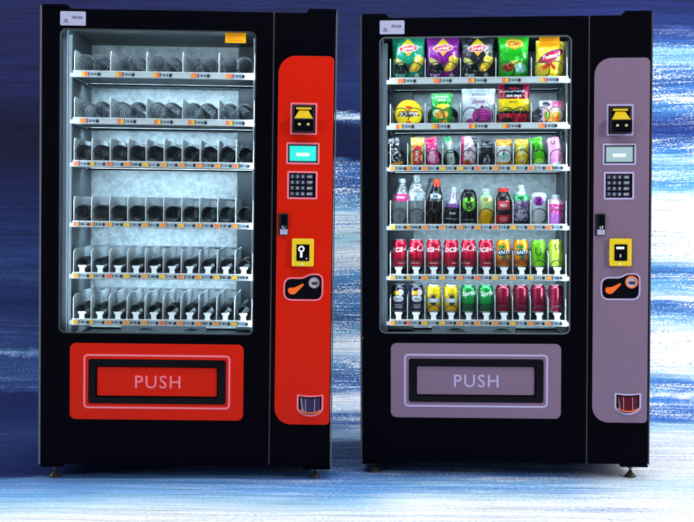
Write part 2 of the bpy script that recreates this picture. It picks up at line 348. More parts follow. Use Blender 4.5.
def backdrop():
    prof = []
    y = 0.6
    while y < Y_FLOOR: prof.append((y, 0.0)); y += 0.10 if y < 4.0 else 0.010
    n = 40
    for i in range(n+1):
        a = .5*PI*i/n; prof.append((Y_FLOOR+RAD*math.sin(a), RAD-RAD*math.cos(a)))
    z = RAD + 0.006
    while z < Z_TOP: prof.append((Y_WALL, z)); z += 0.0055 if z < 2.35 else 0.1
    xs = [-3.4 + 6.8*i/270 for i in range(271)]
    b = MB(); cols = []; s = 0.0; ss = []
    for k, (yy, zz) in enumerate(prof):
        if k: s += math.hypot(yy-prof[k-1][0], zz-prof[k-1][1])
        ss.append(s); r0 = row_of(yy, zz)
        for x in xs:
            b.v.append((x, yy, zz))
            u = x / max(4.2, yy) * 1250 + 347
            w = 5.0*noise.noise((x*0.9, s*0.8, 1.3)) + 1.8*noise.noise((x*3.1, s*2.0, 4.0))
            rl = r0 + w*(0.6 if r0 > 440 else 1.0) + (3.2*noise.noise((x*7, s*60, 2.2)) + 2.6*noise.noise((x*26, s*110, 5.1)))*(.6 if r0 > 440 else 1.0)
            cl = look(PAINT_LEFT, rl + 0.055*max(0, u-5) * (1 if r0 > 440 else 0)); cg = look(PAINT_GAP, rl); cr = look(PAINT_RIGHT, rl)
            t1 = sst(60, 335, u + 30*noise.noise((x*2, s*6, 7))); t2 = sst(370, 640, u + 60*noise.noise((x*1.2, s*5, 9)))
            if r0 < 40: t2 = sst(420, 690, u + 30*noise.noise((x*1.2, s*5, 9)))
            c = mixc(mixc(cl, cg, t1), cr, t2)
            if r0 > 425:
                tm = sst(352, 430, u) * (1 - sst(560, 640, u)) * sst(425, 450, r0); c = mixc(c, look(PAINT_MID, rl), tm)
            dry = .45 + .55*t1
            if r0 > 440: dry *= .50 + .50*sst(300, 620, u)
            elif r0 < 60: dry *= .55
            cols.append((c[0], c[1], c[2], dry))
    nx = len(xs)
    for k in range(len(prof)-1):
        for i in range(nx-1): b.face((k*nx+i, k*nx+i+1, (k+1)*nx+i+1, (k+1)*nx+i), 'backdrop', True)
    m, nt, bs = new_mat('brushed_paint'); M['backdrop'] = m
    o = b.build('backdrop')
    me = o.data
    at = me.color_attributes.new('paint', 'FLOAT_COLOR', 'POINT'); buf = []
    for c in cols: buf.extend(c)
    at.data.foreach_set('color', buf)
    a2 = me.attributes.new('sheet', 'FLOAT_VECTOR', 'POINT'); buf = []
    for k in range(len(prof)):
        for x in xs: buf.extend((x, ss[k], 0))
    a2.data.foreach_set('vector', buf)
    N = nt.nodes.new; Lk = nt.links.new
    pc = N('ShaderNodeAttribute'); pc.attribute_name = 'paint'
    sh = N('ShaderNodeAttribute'); sh.attribute_name = 'sheet'
    wm = N('ShaderNodeMapping'); wm.inputs['Scale'].default_value = (1.3, 2.2, 1); Lk(sh.outputs['Vector'], wm.inputs['Vector'])
    wn = N('ShaderNodeTexNoise'); wn.inputs['Scale'].default_value = 1; wn.inputs['Detail'].default_value = 2; Lk(wm.outputs['Vector'], wn.inputs['Vector'])
    ws = N('ShaderNodeVectorMath'); ws.operation = 'MULTIPLY_ADD'; Lk(wn.outputs['Color'], ws.inputs[0]); ws.inputs[1].default_value = (0, .075, 0); Lk(sh.outputs['Vector'], ws.inputs[2])
    warp = ws.outputs[0]
    def nz(sx, sy, detail, dist=0.0, rough=0.6):
        mp = N('ShaderNodeMapping'); mp.inputs['Scale'].default_value = (sx, sy, 1); Lk(warp, mp.inputs['Vector'])
        n = N('ShaderNodeTexNoise'); n.inputs['Scale'].default_value = 1; n.inputs['Detail'].default_value = detail
        n.inputs['Roughness'].default_value = rough; n.inputs['Distortion'].default_value = dist
        Lk(mp.outputs['Vector'], n.inputs['Vector']); return n.outputs['Fac']
    def mth(op, a, b_=None, c_=None, clamp=False):
        n = N('ShaderNodeMath'); n.operation = op; n.use_clamp = clamp
        for i, q in enumerate((a, b_, c_)):
            if q is None: continue
            if isinstance(q, (int, float)): n.inputs[i].default_value = q
            else: Lk(q, n.inputs[i])
        return n.outputs[0]
    def mix(fac, a, b_):
        n = N('ShaderNodeMix'); n.data_type = 'RGBA'; Lk(fac, n.inputs[0])
        for i, q in ((6, a), (7, b_)):
            if isinstance(q, tuple): n.inputs[i].default_value = q
            else: Lk(q, n.inputs[i])
        return n.outputs[2]
    lum = N('ShaderNodeRGBToBW'); Lk(pc.outputs['Color'], lum.inputs[0]); lum = lum.outputs[0]
    hair = nz(2.6, 105, 5, rough=.7)            # long bristle lines
    mid = nz(0.55, 26, 3)
    grit = nz(75, 150, 3, rough=.7)            # dry-brush grit
    patch = nz(2.2, 17, 3)
    # bristle lines: darker and lighter lines of the same paint
    g1 = mth('MULTIPLY_ADD', hair, 2.4, -0.22); g2 = mth('MULTIPLY_ADD', mid, 1.2, 0.4); gain = mth('MULTIPLY', mth('MULTIPLY', g1, g2), mth('MULTIPLY_ADD', nz(70, 150, 4, rough=.8), 2.0, -0.02))
    vm = N('ShaderNodeVectorMath'); vm.operation = 'SCALE'; Lk(pc.outputs['Color'], vm.inputs[0]); Lk(gain, vm.inputs['Scale'])
    base = vm.outputs[0]
    # dry white: grit crests where the paint is thin (mid-tone bands)
    thin = mth('MULTIPLY', mth('SUBTRACT', lum, 0.028, clamp=True), 9.0, clamp=True)
    wsum = mth('ADD', mth('MULTIPLY', grit, 1.0), mth('ADD', mth('MULTIPLY', hair, 0.55), mth('MULTIPLY', patch, 0.55)))
    wfac = mth('MULTIPLY', mth('MULTIPLY', mth('SUBTRACT', wsum, 1.105, clamp=True), 15.0, clamp=True), mth('MULTIPLY_ADD', thin, 1.0, 0.0, clamp=True), clamp=True)
    wfac = mth('MULTIPLY', wfac, pc.outputs['Alpha'])
    c1 = mix(wfac, base, (0.84, 0.90, 0.97, 1))
    # blue pits left in the white
    bsum = mth('ADD', mth('MULTIPLY', nz(60, 150, 3, rough=.7), 0.8), mth('ADD', mth('MULTIPLY', nz(0.8, 70, 4), 0.6), mth('MULTIPLY', nz(1.3, 9, 2), 0.35)))
    bfac = mth('MULTIPLY', mth('MULTIPLY', mth('SUBTRACT', bsum, 0.925, clamp=True), 12.0, clamp=True), mth('MULTIPLY', mth('SUBTRACT', lum, 0.35, clamp=True), 2.0, clamp=True), clamp=True)
    bfac = mth('MULTIPLY', bfac, pc.outputs['Alpha'])
    c2 = mix(bfac, c1, (0.10, 0.23, 0.66, 1))
    Lk(c2, bs.inputs['Base Color']); bs.inputs['Roughness'].default_value = 0.75; bs.inputs['Specular IOR Level'].default_value = 0.15
    bp = N('ShaderNodeBump'); bp.inputs['Strength'].default_value = 0.2; bp.inputs['Distance'].default_value = 0.002
    Lk(hair, bp.inputs['Height']); Lk(bp.outputs['Normal'], bs.inputs['Normal'])
    tag(o, kind='structure'); return o
backdrop()

# ================================================================== vending machine
RAIL_Z = [1.631, 1.443, 1.270, 1.026, 0.817, 0.628]
LANES = [5, 5, 10, 10, 10, 10]
DIV_H = [0.085, 0.085, 0.093, 0.100, 0.096, 0.098]
TX0, TX1 = -0.475, 0.2535
RAIL_Y = 0.075
DEP = 0.84
def lane_x(row, k): w = (TX1-TX0)/LANES[row]; return TX0 + w*(k+0.5)

def helix(r, pitch, y0, y1, wire, phase, wm='wire'):
    b = MB(); turns = (y1-y0)/pitch; n = int(turns*18); pts = []
    for i in range(n+1):
        a = phase - 2*PI*turns*i/n; pts.append((r*math.cos(a), y0+(y1-y0)*i/n, r*math.sin(a)))
    b.tube(pts, wire, 6, wm); return b

def machine(name, label, X, Y, yaw, roll, stocked):
    P = 'mauve' if stocked else 'red'; LN = 'lilac' if stocked else 'pink'
    root = bpy.data.objects.new(name, None); COL.objects.link(root); root.empty_display_size = 0.3
    root.location = (X, Y, 0); root.rotation_euler = (0, math.radians(roll), math.radians(yaw))
    tag(root, label, 'vending machine', 'vending machines side by side')
    # ---- cabinet shell behind the doors
    x0, x1, z0, z1 = -0.584, 0.577, 0.060, 1.879
    b = MB()
    b.box(x0+.004, x0+.03, .046, DEP, z0+.004, z1-.004, 'shell'); b.box(x1-.03, x1-.004, .046, DEP, z0+.004, z1-.004, 'shell')
    b.box(x0+.03, x1-.03, .046, DEP, z1-.034, z1-.004, 'shell'); b.box(x0+.03, x1-.03, .046, DEP, z0+.004, z0+.034, 'shell')
    b.box(x0+.03, x1-.03, DEP-.03, DEP, z0+.034, z1-.034, 'shell')
    b.box(.295, x1-.03, .046, .06, z0+.034, z1-.034, 'shell')
    b.build('cabinet', root, 0.003)
    # hinge caps: the corner posts stand a little proud of the doors
    for (a, c, t) in ((x0-.002, -0.478, 1), (0.462, x1+.002, 1), (x0-.002, -0.497, 0), (0.470, x1+.002, 0)):
        h = MB()
        if t: h.prism([(a, z1+.0025), (c, z1+.0025), (c-.012 if a < 0 else c, z1+.017), (a if a < 0 else a+.012, z1+.017)], .002, .30, 'black')
        else: h.prism([(a, z0-.012), (c, z0-.012), (c, z0-.0025), (a, z0-.0025)], .002, .30, 'black')
        h.build('corner_cap', root)
    t = MB(); t.box(x0-.0095, x0-.0025, 0.0, .05, z0, z1+.012, 'edge_dark' if stocked else 'edge'); t.build('side_trim', root)
    t = MB(); t.box(x1+.0025, x1+.0075, 0.0, .05, z0, z1+.008, 'edge_dark' if stocked else 'edge'); t.build('side_trim', root)
    # ---- window door: front sheet with a rounded window and the flap opening
    wx0, wx1, wz0, wz1 = -0.516, 0.2625, 0.589, 1.802
    d = MB(); hole = rrect(wx0, wx1, wz0, wz1, .026, 8)
    d.ring(rrect(x0, .3285, .571, z1, .004, 8), hole, 0.0, .040, 'black', 'liner_mid')
    d.ring(rrect(x0, .3285, z0, .5695, .004, 8), rrect(-.394, .155, .309, .487, .010, 8), 0.0, .040, 'black')
    d.build('window_door', root, 0.002)
    g = MB(); g.ring(offset(hole, -.0005), offset(hole, -.0048), -.0016, .010, 'liner_dark' if not stocked else 'liner_mid'); g.build('window_gasket', root)
    g = MB(); g.prism(offset(hole, -.001), .016, .020, 'glass'); g.build('glass_pane', root)
    # seam strip between the doors
    s = MB(); s.box(.3297, .3345, .004, .03, z0+.004, z1-.001, 'edge_dark'); s.build('door_seam', root)
    # ---- control door
    c = MB(); c.prism(rrect(.3357, x1, z0, z1, .004, 3), 0.0, .040, 'black'); c.build('control_door', root, 0.002)
    cp = MB(); cp.prism(rrect(.352, .573, .231, 1.708, (.066, .016, .020, .070), 10), -.006, -.0005, P); cp.build('control_panel', root, 0.0015)
    # ---- delivery plate, opening line, flap
    p = MB(); p.ring(rrect(-.4685, .226, .244, .551, .024, 8), rrect(-.394, .155, .309, .487, .010, 8), -.005, -.0005, P)
    pl = p.build('delivery_plate', root, 0.0012)
    o_ = rrect(-.414, .173, .289, .507, .018, 8); r_ = MB(); r_.ring(o_, offset(o_, -.0075), -.0066, -.0052, LN); r_.build('outline', pl)
    rc = MB(); rc.ring(rrect(-.3935, .1545, .3095, .4865, .009, 8), rrect(-.366, .124, .334, .4595, .005, 8), -.007, .02, 'black_gloss')
    rc.box(-.395, .156, .0405, .075, .308, .488, 'shell'); rc.build('delivery_recess', root)
    fl = MB(); fl.prism(rrect(-.362, .120, .338, .4555, .006, 5), .004, .012, P); flap = fl.build('delivery_flap', root, 0.002)
    tx = MB(); tx.text('PUSH', lambda a, c_: (-.118+a, .0030, .396+c_), LN if not stocked else 'lilac', .052, 0, 0.004, 1.14); tx.build('lettering', flap)
    # ---- brand plate and sticker
    bp = MB(); bp.prism(rrect(-.5136, -.413, 1.8125, 1.868, .004, 4), -.003, -.0005, 'plate'); bpo = bp.build('brand_plate', root)
    tx = MB(); tx.text('PIV34', lambda a, c_: (-.4465+a, -.0034, 1.8435+c_), 'navy_print', .0125, 0.25, 0.02)
    tx.text('W', lambda a, c_: (-.492+a, -.0034, 1.8325+c_), 'navy_print', .010, -0.2, 0.03); tx.box(-.503, -.481, -.0036, -.0031, 1.824, 1.8265, 'navy_print'); tx.build('lettering', bpo)
    st = MB(); dx = .006 if not stocked else 0.0
    st.box(.132+dx, .214+dx, .0135, .0155, 1.757, 1.7985, 'sticker'); so = st.build('yellow_sticker', root)
    tx = MB()
    for i in range(4): tx.box(.140+dx, .14+dx+.060-.011*((i*7) % 3), .0128, .0133, 1.790-.008*i, 1.7922-.008*i, 'sticker_print')
    tx.build('print', so)
    # ---- bill acceptor
    b = MB(); ox = rrect(.4015, .5087, 1.395, 1.522, .005, 4); b.ring(ox, offset(ox, -.0075), -.009, -.0055, LN)
    b.prism(rrect(.4095, .5007, 1.403, 1.514, .003, 3), -.012, -.0055, 'black_gloss'); ba = b.build('bill_acceptor', root)
    k = MB(); k.box(.4135, .4967, -.020, -.0125, 1.504, 1.511, 'rubber'); k.box(.4135, .4190, -.020, -.0125, 1.458, 1.5035, 'rubber'); k.box(.4912, .4967, -.020, -.0125, 1.458, 1.5035, 'rubber')
    k.box(.425, .485, -.0205, -.0125, 1.4945, 1.5025, 'funnel'); k.build('hood', ba, 0.001)
    fn = MB(); i0 = fn.add([(.4185, -.050, 1.4575), (.4917, -.050, 1.4575), (.4735, -.014, 1.492), (.4367, -.014, 1.492), (.4185, -.0135, 1.4575), (.4917, -.0135, 1.4575)])
    for q in ((0, 1, 2, 3), (0, 3, 4), (1, 5, 2), (0, 4, 5, 1)): fn.face([i0+j for j in q], 'funnel')
    fn.build('bill_funnel', ba)
    lp = MB(); lp.box(.4130, .4972, -.055, -.0125, 1.405, 1.4565, 'black_gloss'); lip = lp.build('lip', ba, 0.003)
    for xx in (.4385, .4735):
        q = MB(); q.prism(rrect(xx-.0055, xx+.0055, 1.429, 1.4385, .0035, 3), -.0575, -.0551, 'indicator'); q.build('indicator_lamp', ba)
    # ---- display
    b = MB(); ox = rrect(.387, .520, 1.277, 1.364, .006, 4); b.ring(ox, offset(ox, -.0075), -.009, -.0055, LN)
    b.ring(offset(ox, -.0076), offset(ox, -.0135), -.010, -.0055, 'rubber'); ds = b.build('display', root)
    b = MB(); b.prism(offset(ox, -.0137), -.0085, -.0056, 'screen_pale' if stocked else 'screen_teal'); b.build('screen', ds)
    b = MB(); b.prism(rrect(.427, .480, 1.3095, 1.3235, .003, 3), -.0090, -.0086, 'screen_text'); b.build('readout', ds)
    # ---- keypad
    b = MB(); ox = rrect(.392, .5135, 1.138, 1.250, .005, 4); b.ring(ox, offset(ox, -.0075), -.009, -.0055, LN)
    b.prism(offset(ox, -.0077), -.0085, -.0056, 'black_gloss'); kp = b.build('keypad', root)
    KT = [('1', '2', '3', 'A/Z'), ('4', '5', '6', 'TOP'), ('7', '8', '9', 'BAT'), ('*', '0', '#', 'ENT')]
    for r in range(4):
        for q in range(4):
            kx = .4125 + .0212*q + (.006 if q == 3 else 0); kz = 1.2285 - .0230*r; hw = .0088 if q < 3 else .0130
            b = MB(); b.prism(rrect(kx-hw, kx+hw, kz-.0085, kz+.0085, .002, 2), -.0125, -.0086, 'key')
            b.text(KT[r][q], lambda a, c_: (kx+a, -.0130, kz+c_), 'keymark', .0092 if q < 3 else .0078, 0, 0.03); b.build('key', kp)
    # ---- lock handle
    b = MB(); b.prism(rrect(.358, .399, .993, 1.081, .004, 3), -.011, -.0055, 'rubber'); lk = b.build('door_lock', root, 0.001)
    b = MB(); b.box(.3665, .3955, -.028, -.0112, 1.031, 1.077, 'black_gloss'); b.lathe([(.007, -.032), (.0072, -.026)], 16, 'chrome', .381, 0, 1.026, axis='y'); b.build('lock_handle', lk, 0.002)
    b = MB(); b.box(.3665, .3960, -.020, -.0112, .996, 1.0175, 'plate'); b.build('lock_tab', lk, 0.002)
    # ---- card reader
    b = MB(); ox = rrect(.415, .502, .870, .981, .006, 4); b.prism(ox, -.030, -.0055, 'yellow'); cr = b.build('card_reader', root, 0.003)
    b = MB(); b.prism(rrect(.4335, .4845, .892, .958, .003, 3), -.0325, -.0302, 'black_gloss'); b.build('reader_face', cr)
    b = MB()
    if stocked:
        b.prism(rrect(.4405, .4725, .9385, .9485, .001, 2), -.0334, -.0327, 'screen_text')
        b.box(.4545, .4600, -.0334, -.0327, .906, .918, 'keymark'); b.build('card_symbol', cr)
    else:
        n = 24; b.ring([(.4525+.013*math.cos(2*PI*i/n), .940+.013*math.sin(2*PI*i/n)) for i in range(n)], [(.4525+.0065*math.cos(2*PI*i/n), .940+.0065*math.sin(2*PI*i/n)) for i in range(n)], -.0338, -.0327, 'screen_text')
        b.box(.4475, .4572, -.0338, -.0327, .906, .9266, 'screen_text'); b.box(.471, .476, -.0338, -.0327, .899, .905, 'keymark'); b.build('card_symbol', cr)
    b = MB(); b.prism([(.450, .8765), (.4625, .8765), (.4560, .8850)], -.0312, -.0302, 'ink_white'); b.build('arrow_mark', cr)
    # ---- coin slot panel
    pts = round_poly([(.389, .738), (.535, .738), (.535, .8345), (.4885, .8345), (.462, .8185), (.389, .8185)], (.028, .028, .034, .03, .022, .028))
    b = MB(); b.ring(offset(pts, .0068), offset(pts, .0006), -.0085, -.0055, LN); b.prism(pts, -.0078, -.0055, 'black_gloss'); cs = b.build('coin_panel', root)
    arm = round_poly([(.399, .7715), (.408, .7565), (.428, .7565), (.4655, .7960), (.460, .8010), (.4260, .7835), (.404, .7835)], (.01,)*7, 4)
    b = MB(); b.prism(arm, -.013, -.0080, 'orange'); b.build('coin_lever', cs, 0.0015)
    b = MB(); n = 28; ccx, ccz = .5050, .8050
    b.ring([(ccx+.0255*math.cos(2*PI*i/n), ccz+.0255*math.sin(2*PI*i/n)) for i in range(n)], [(ccx+.0205*math.cos(2*PI*i/n), ccz+.0205*math.sin(2*PI*i/n)) for i in range(n)], -.018, -.0079, 'orange' if stocked else 'chrome')
    b.lathe([(.0205, -.0165), (.019, -.0120), (.012, -.0092), (.003, -.0085)], n, 'cup', ccx, 0, ccz, cap0=False, axis='y')
    b.box(ccx-.009, ccx+.013, -.0165, -.0085, ccz-.0075, ccz+.002, 'rubber'); b.build('coin_cup', cs)
    # ---- coin return
    def cup(w, top, sag, bow, n=14):
        out = []
        for i in range(n+1): a = PI + PI*i/n; out.append((w*math.cos(a), -.012 + bow*math.sin(a)))
        for i in range(n+1): t_ = 1-2*i/n; out.append((w*t_, top - sag*(1-t_*t_)))
        return out
    cx, cz = .495, .312
    po = [(cx+a, cz+c_) for a, c_ in round_poly(cup(.0535, .042, .005, .036), [.006]*30, 2)]
    pi_ = [(cx+a, cz+c_) for a, c_ in round_poly(cup(.0465, .036, .005, .028), [.005]*30, 2)]
    b = MB(); b.ring(po, pi_, -.009, -.0055, LN); b.prism(pi_, -.0066, -.0055, 'black_gloss'); cre = b.build('coin_return', root)
    b = MB(); ww = .0395; sm = 'smoke_red' if stocked else 'smoke'
    def cf(u, v):
        xx = (2*u-1)*ww; low = -.012 - .017*math.sqrt(max(0, 1-(xx/.043)**2)); hi = .029 - .004*(1-(xx/ww)**2)
        return (cx+xx, -.0070 - .016*math.sqrt(max(0, 1-(xx/(ww+.001))**2))*(0.35+.65*(1-v)), cz+low+(hi-low)*v)
    b.grid(20, 8, cf, sm); b.build('coin_flap', cre)
    b = MB(); b.tube([Vector(cf(i/20, 0)) + Vector((0, -.002, -.0022)) for i in range(21)], .0026, 8, 'orange'); b.build('flap_rim', cre)
    for u in (.27, .73):
        b = MB(); b.tube([Vector(cf(u, j/6)) + Vector((0, -.0006, 0)) for j in range(7)], .0010, 6, 'lilac'); b.build('flap_rib', cre)
    # ---- feet
    for fx, fy in ((-.541, .06), (.517, .06), (-.541, .76), (.517, .76)):
        zb = fx*math.tan(math.radians(roll)); b = MB()
        b.lathe([(.0055, zb+.02), (.0055, z0+.02)], 12, 'foot', fx, fy, 0)
        b.lathe([(.010, zb+.036), (.010, zb+.044)], 6, 'foot', fx, fy, 0, smooth=False)
        fo = b.build('levelling_foot', root)
        q = MB(); q.lathe([(.0225, zb), (.0245, zb+.003), (.021, zb+.009), (.011, zb+.019), (.0075, zb+.026)], 24, 'foot_base', fx, fy, 0); q.build('foot_pad', fo)
    # ---- lining
    lx0, lx1 = -.500, .262
    lm = 'liner_dark' if stocked else 'liner_mid'
    b = MB(); b.box(lx0-.006, lx0, .098, .63, .555, 1.815, lm); b.box(lx1, lx1+.006, .098, .63, .555, 1.815, lm)
    b.box(-.56, -.553, .0405, .098, .555, 1.815, 'liner_dark'); b.box(-.553, lx0-.006, .098, .104, .555, 1.815, 'shell')
    b.box(.2885, .2945, .0405, .098, .555, 1.815, 'liner_dark'); b.box(lx1+.006, .2885, .098, .104, .555, 1.815, 'shell')
    b.box(-.553, .2885, .0405, .63, 1.8155, 1.8215, 'liner'); b.build('side_lining', root)
    b = MB(); b.box(-.553, .2885, .0405, .63, .5415, .5475, 'liner_dark'); b.build('bin_floor', root)
    b = MB(); b.box(lx0, lx1, .622, .630, .555, 1.815, 'galv'); b.build('back_wall', root)
    if stocked: dd = [(lx0+.0005, -.385, .50)]
    else: dd = [(.160, lx1-.0005, .52)]
    for (a, c_, yy) in dd:
        b = MB(); b.box(a, c_, yy, .6215, .557, 1.812, 'liner_dark'); b.build('air_duct', root, .006)
    for (a, c_) in ((-.5525, -.534), (.2695, .288)):
        b = MB(); b.box(a, c_, .0685, .0715, .60, 1.80, 'shell'); b.build('added_light_baffle', root)  # unseen baffle added to keep strip light off the lining return
    for (a, c_) in ((-.5525, -.539), (.2745, .288)):
        b = MB(); b.box(a, c_, .050, .066, .62, 1.78, 'led'); b.build('light_strip', root)
    b = MB(); b.box(-.48, .22, .047, .060, 1.8065, 1.8135, 'top_led' if stocked else 'top_led_full'); b.build('light_strip', root)
    for xx in (-.4985, .2465):
        b = MB(); b.box(xx, xx+.0135, .1, .116, .575, 1.79, lm); b.build('shelf_upright', root, .002)
    # ---- drop bin board seen under the lowest tray
    n = 10
    outline = [(-.30, .556), (-.242, .556)]
    for ccx in (-.198, -.005):
        outline += [(ccx-.050*math.cos(PI*i/n), .556+.036*math.sin(PI*i/n)) for i in range(n+1)]
    outline += [(.055, .556), (.055, .604), (-.30, .604)]
    b = MB(); b.prism(outline, .22, .226, 'bin'); b.build('chute_board', root)
    # ---- trays
    protos = {}
    for r in range(6):
        z = RAIL_Z[r]; n = LANES[r]; w = (TX1-TX0)/n
        t = MB(); t.box(TX0, TX1, RAIL_Y+.012, .575, z-.008, z-.004, 'steel_dark'); t.box(TX0, TX1, .574, .580, z-.004, z+.013+DIV_H[r], 'steel')
        # slots punched along the rear plate and its folded lip
        t.box(TX0, TX1, .566, .5735, z+.010+DIV_H[r], z+.014+DIV_H[r], 'steel')
        for k in range(n): t.box(lane_x(r, k)-.011, lane_x(r, k)+.011, .5725, .5738, z+.002+DIV_H[r], z+.0055+DIV_H[r], 'disc')
        tr = t.build('tray', root)
        q = MB(); q.box(TX0-.002, TX1+.002, RAIL_Y, RAIL_Y+.010, z-.013, z+.013, 'rail'); q.box(TX0-.002, TX1+.002, RAIL_Y-.004, RAIL_Y-.0005, z+.0105, z+.013, 'white'); q.box(TX0-.002, TX1+.002, RAIL_Y-.004, RAIL_Y-.0005, z-.013, z-.0112, 'steel')
        q.build('price_rail', tr)
        for xx in (TX0-.014, TX1+.003):
            q = MB(); q.box(xx, xx+.011, RAIL_Y+.004, .56, z-.012, z+.004, 'steel'); q.build('runner', tr)
        q = MB(); q.box(TX0+.01, TX1-.01, .403, .415, z-.0108, z-.0084, 'added_shelf_glow_soft' if stocked else 'added_shelf_glow'); q.build('added_shelf_light', tr)  # added glowing bar, out of view, brightens the wall below each tray
        q = MB(); q.box(TX0+.01, TX1-.01, RAIL_Y+.0125, RAIL_Y+.0215, z-.0108, z-.0084, 'added_front_glow'); q.build('added_shelf_light', tr)  # added glowing bar hidden by the rail, lights the product fronts
        q = MB(); q.box(TX0, TX1, .396, .399, z-.0165, z-.0083, 'shell'); q.build('added_light_shield', tr)  # dark lip added to hide the glowing bar behind it
        # dividers: share one mesh
        dv = None
        for k in range(n+1):
            if dv is None:
                q = MB(); h = z+.013+DIV_H[r]; yb = RAIL_Y+.0125; lo = z+.013
                prof = [(yb, z-.0035), (yb, h-.022), (yb+.012, h-.004), (yb+.03, h), (.5735, h), (.5735, z-.0035)]
                if r > 3: prof = [(yb, z-.0035), (yb, h-.014), (yb+.05, h), (.5735, h), (.5735, z-.0035)]
                a = q.add([(-.0011, y_, z_) for y_, z_ in prof]); c_ = q.add([(.0011, y_, z_) for y_, z_ in prof]); m_ = len(prof)
                q.face([a+i for i in range(m_)], 'steel'); q.face([c_+i for i in reversed(range(m_))], 'steel')
                for i in range(m_): j = (i+1) % m_; q.face((a+j, a+i, c_+i, c_+j), 'white')
                dv = q.build('divider', tr); o = dv
            else: o = link_copy(dv, tr)
            o.location = (TX0 + w*k + (.0012 if k == 0 else -.0012 if k == n else 0), 0, 0)
        # coils
        double = n == 5
        spots = []
        for k in range(n):
            if double: spots += [(TX0+w*k+w*.31, k), (TX0+w*k+w*.70, k)]
            else: spots.append((lane_x(r, k), k))
        rad = .033 if double else (.0305 if r in (2, 3) else .0275)
        zc = z + .013 + (.033 if double else .033 if r in (2, 3) else .030)
        for i, (xx, k) in enumerate(spots):
            big = stocked or r in (0, 1)
            key = (rad, i % 2 if double else 0, r < 2)
            if key not in protos:
                hb = helix(rad, .058 if stocked else (.050 if double else .030), .094, .566, .0022 if big else .0021, PI if key[1] == 0 else 0.9*PI, 'wire_light' if (r < 2 and not stocked) else 'wire')
                protos[key] = hb.build('coil', tr); o = protos[key]
            else: o = link_copy(protos[key], tr)
            o.location = (xx, 0, zc)
            if double and not stocked and (r, i) in ((1, 1), (1, 3), (0, 2)): o.rotation_euler = (0, 0, math.radians(4.5)); o.location = (xx+.018, 0, zc)
        dk = None
        for (xx, k) in spots:
            if dk is None:
                q = MB(); md = 'disc' if r in (2, 4, 5) else 'disc_grey'
                q.lathe([(rad*.93, .560), (rad*.95, .5735)], 24, md, 0, 0, 0, axis='y'); q.lathe([(rad*.35, .548), (rad*.35, .560)], 16, 'disc_grey', 0, 0, 0, axis='y')
                dk = q.build('motor_hub', tr); o = dk
            else: o = link_copy(dk, tr)
            o.location = (xx, 0, zc)
        # price tags
        rnd = random.Random(r*13 + (5 if stocked else 0))
        for k in range(n):
            q = MB(); col = rnd.choice(('orange_tag', 'salmon_tag', 'orange_tag', 'yellow_tag')); y_ = RAIL_Y-.0012; y1_ = RAIL_Y-.0003
            if double:
                a = w*.16 + rnd.uniform(0, .012)
                q.box(a, a+.013, y_, y1_, z-.0095, z+.0085, col); q.box(a+.0135, a+.026, y_, y1_, z-.0095, z+.0085, 'salmon_tag' if col != 'salmon_tag' else 'yellow_tag')
                q.box(a+.027, a+.031, y_, y1_, z-.009, z+.008, 'dark_print')
                for j in range(4): q.box(a+.034+.0068*j, a+.039+.0068*j, y_, y1_, z-.005, z+.004, 'dark_print' if j % 2 else 'blue_print')
                q.lathe([(.0068, y_-.003), (.0068, y1_)], 16, 'ink_black', a+.070, 0, z-.001, axis='y')
            else:
                a = .001 if k == 0 else -.010
                q.box(a, a+.016, y_, y1_, z-.0085, z+.0065, col); q.box(a+.0165, a+.021, y_, y1_, z-.0095, z+.0085, 'yellow_tag' if rnd.random() < .5 else col)
                q.box(a+.0235, a+.027, y_, y1_, z-.0085, z+.0075, 'dark_print')
                for j in range(3): q.box(a+.030+.0075*j, a+.0358+.0075*j, y_, y1_, z-.0055, z+.0045, 'dark_print' if rnd.random() < .3 else 'blue_print')
                q.lathe([(.0065, y_-.003), (.0065, y1_)], 14, 'ink_black', a+.0615, 0, z-.001, axis='y')
            o = q.build('price_tag', tr); o.location = (TX0+w*k, 0, 0)
        # can slides with a white stop tongue
        if r > 3:
            s1 = None
            for k in range(n):
                if s1 is None:
                    q = MB(); q.box(-.0125, .0125, .112, .555, z+.030, z+.0365, 'slide'); q.box(-.004, .004, .12, .55, z-.003, z+.0299, 'slide')
                    s1 = q.build('can_slide', tr); o = s1
                    q = MB(); zt = z+.013
                    q.prism([(-.0112, zt-.004), (.0112, zt-.004), (.0100, zt+.014), (.0118, zt+.019), (.0160, zt+.023), (.0160, zt+.029), (-.0160, zt+.029), (-.0160, zt+.023), (-.0118, zt+.019), (-.0100, zt+.014)], RAIL_Y+.0108, RAIL_Y+.0150, 'white')
                    s2 = q.build('stop_tongue', tr, .001); o2 = s2
                else: o = link_copy(s1, tr); o2 = link_copy(s2, tr)
                o.location = (lane_x(r, k), 0, 0); o2.location = (lane_x(r, k), 0, 0)
    return root

red = machine('vending_machine', 'black vending machine with red panels and empty coil trays', -.6426, 5.0, 1.4, .446, False)
mauve = machine('vending_machine', 'black vending machine with mauve panels, stocked with snacks and drinks', .6541, 5.0940, -4.0, -.446, True)
MM = Matrix.Translation((.6541, 5.0940, 0)) @ Matrix.Rotation(math.radians(-4.0), 4, 'Z') @ Matrix.Rotation(math.radians(-.446), 4, 'Y')

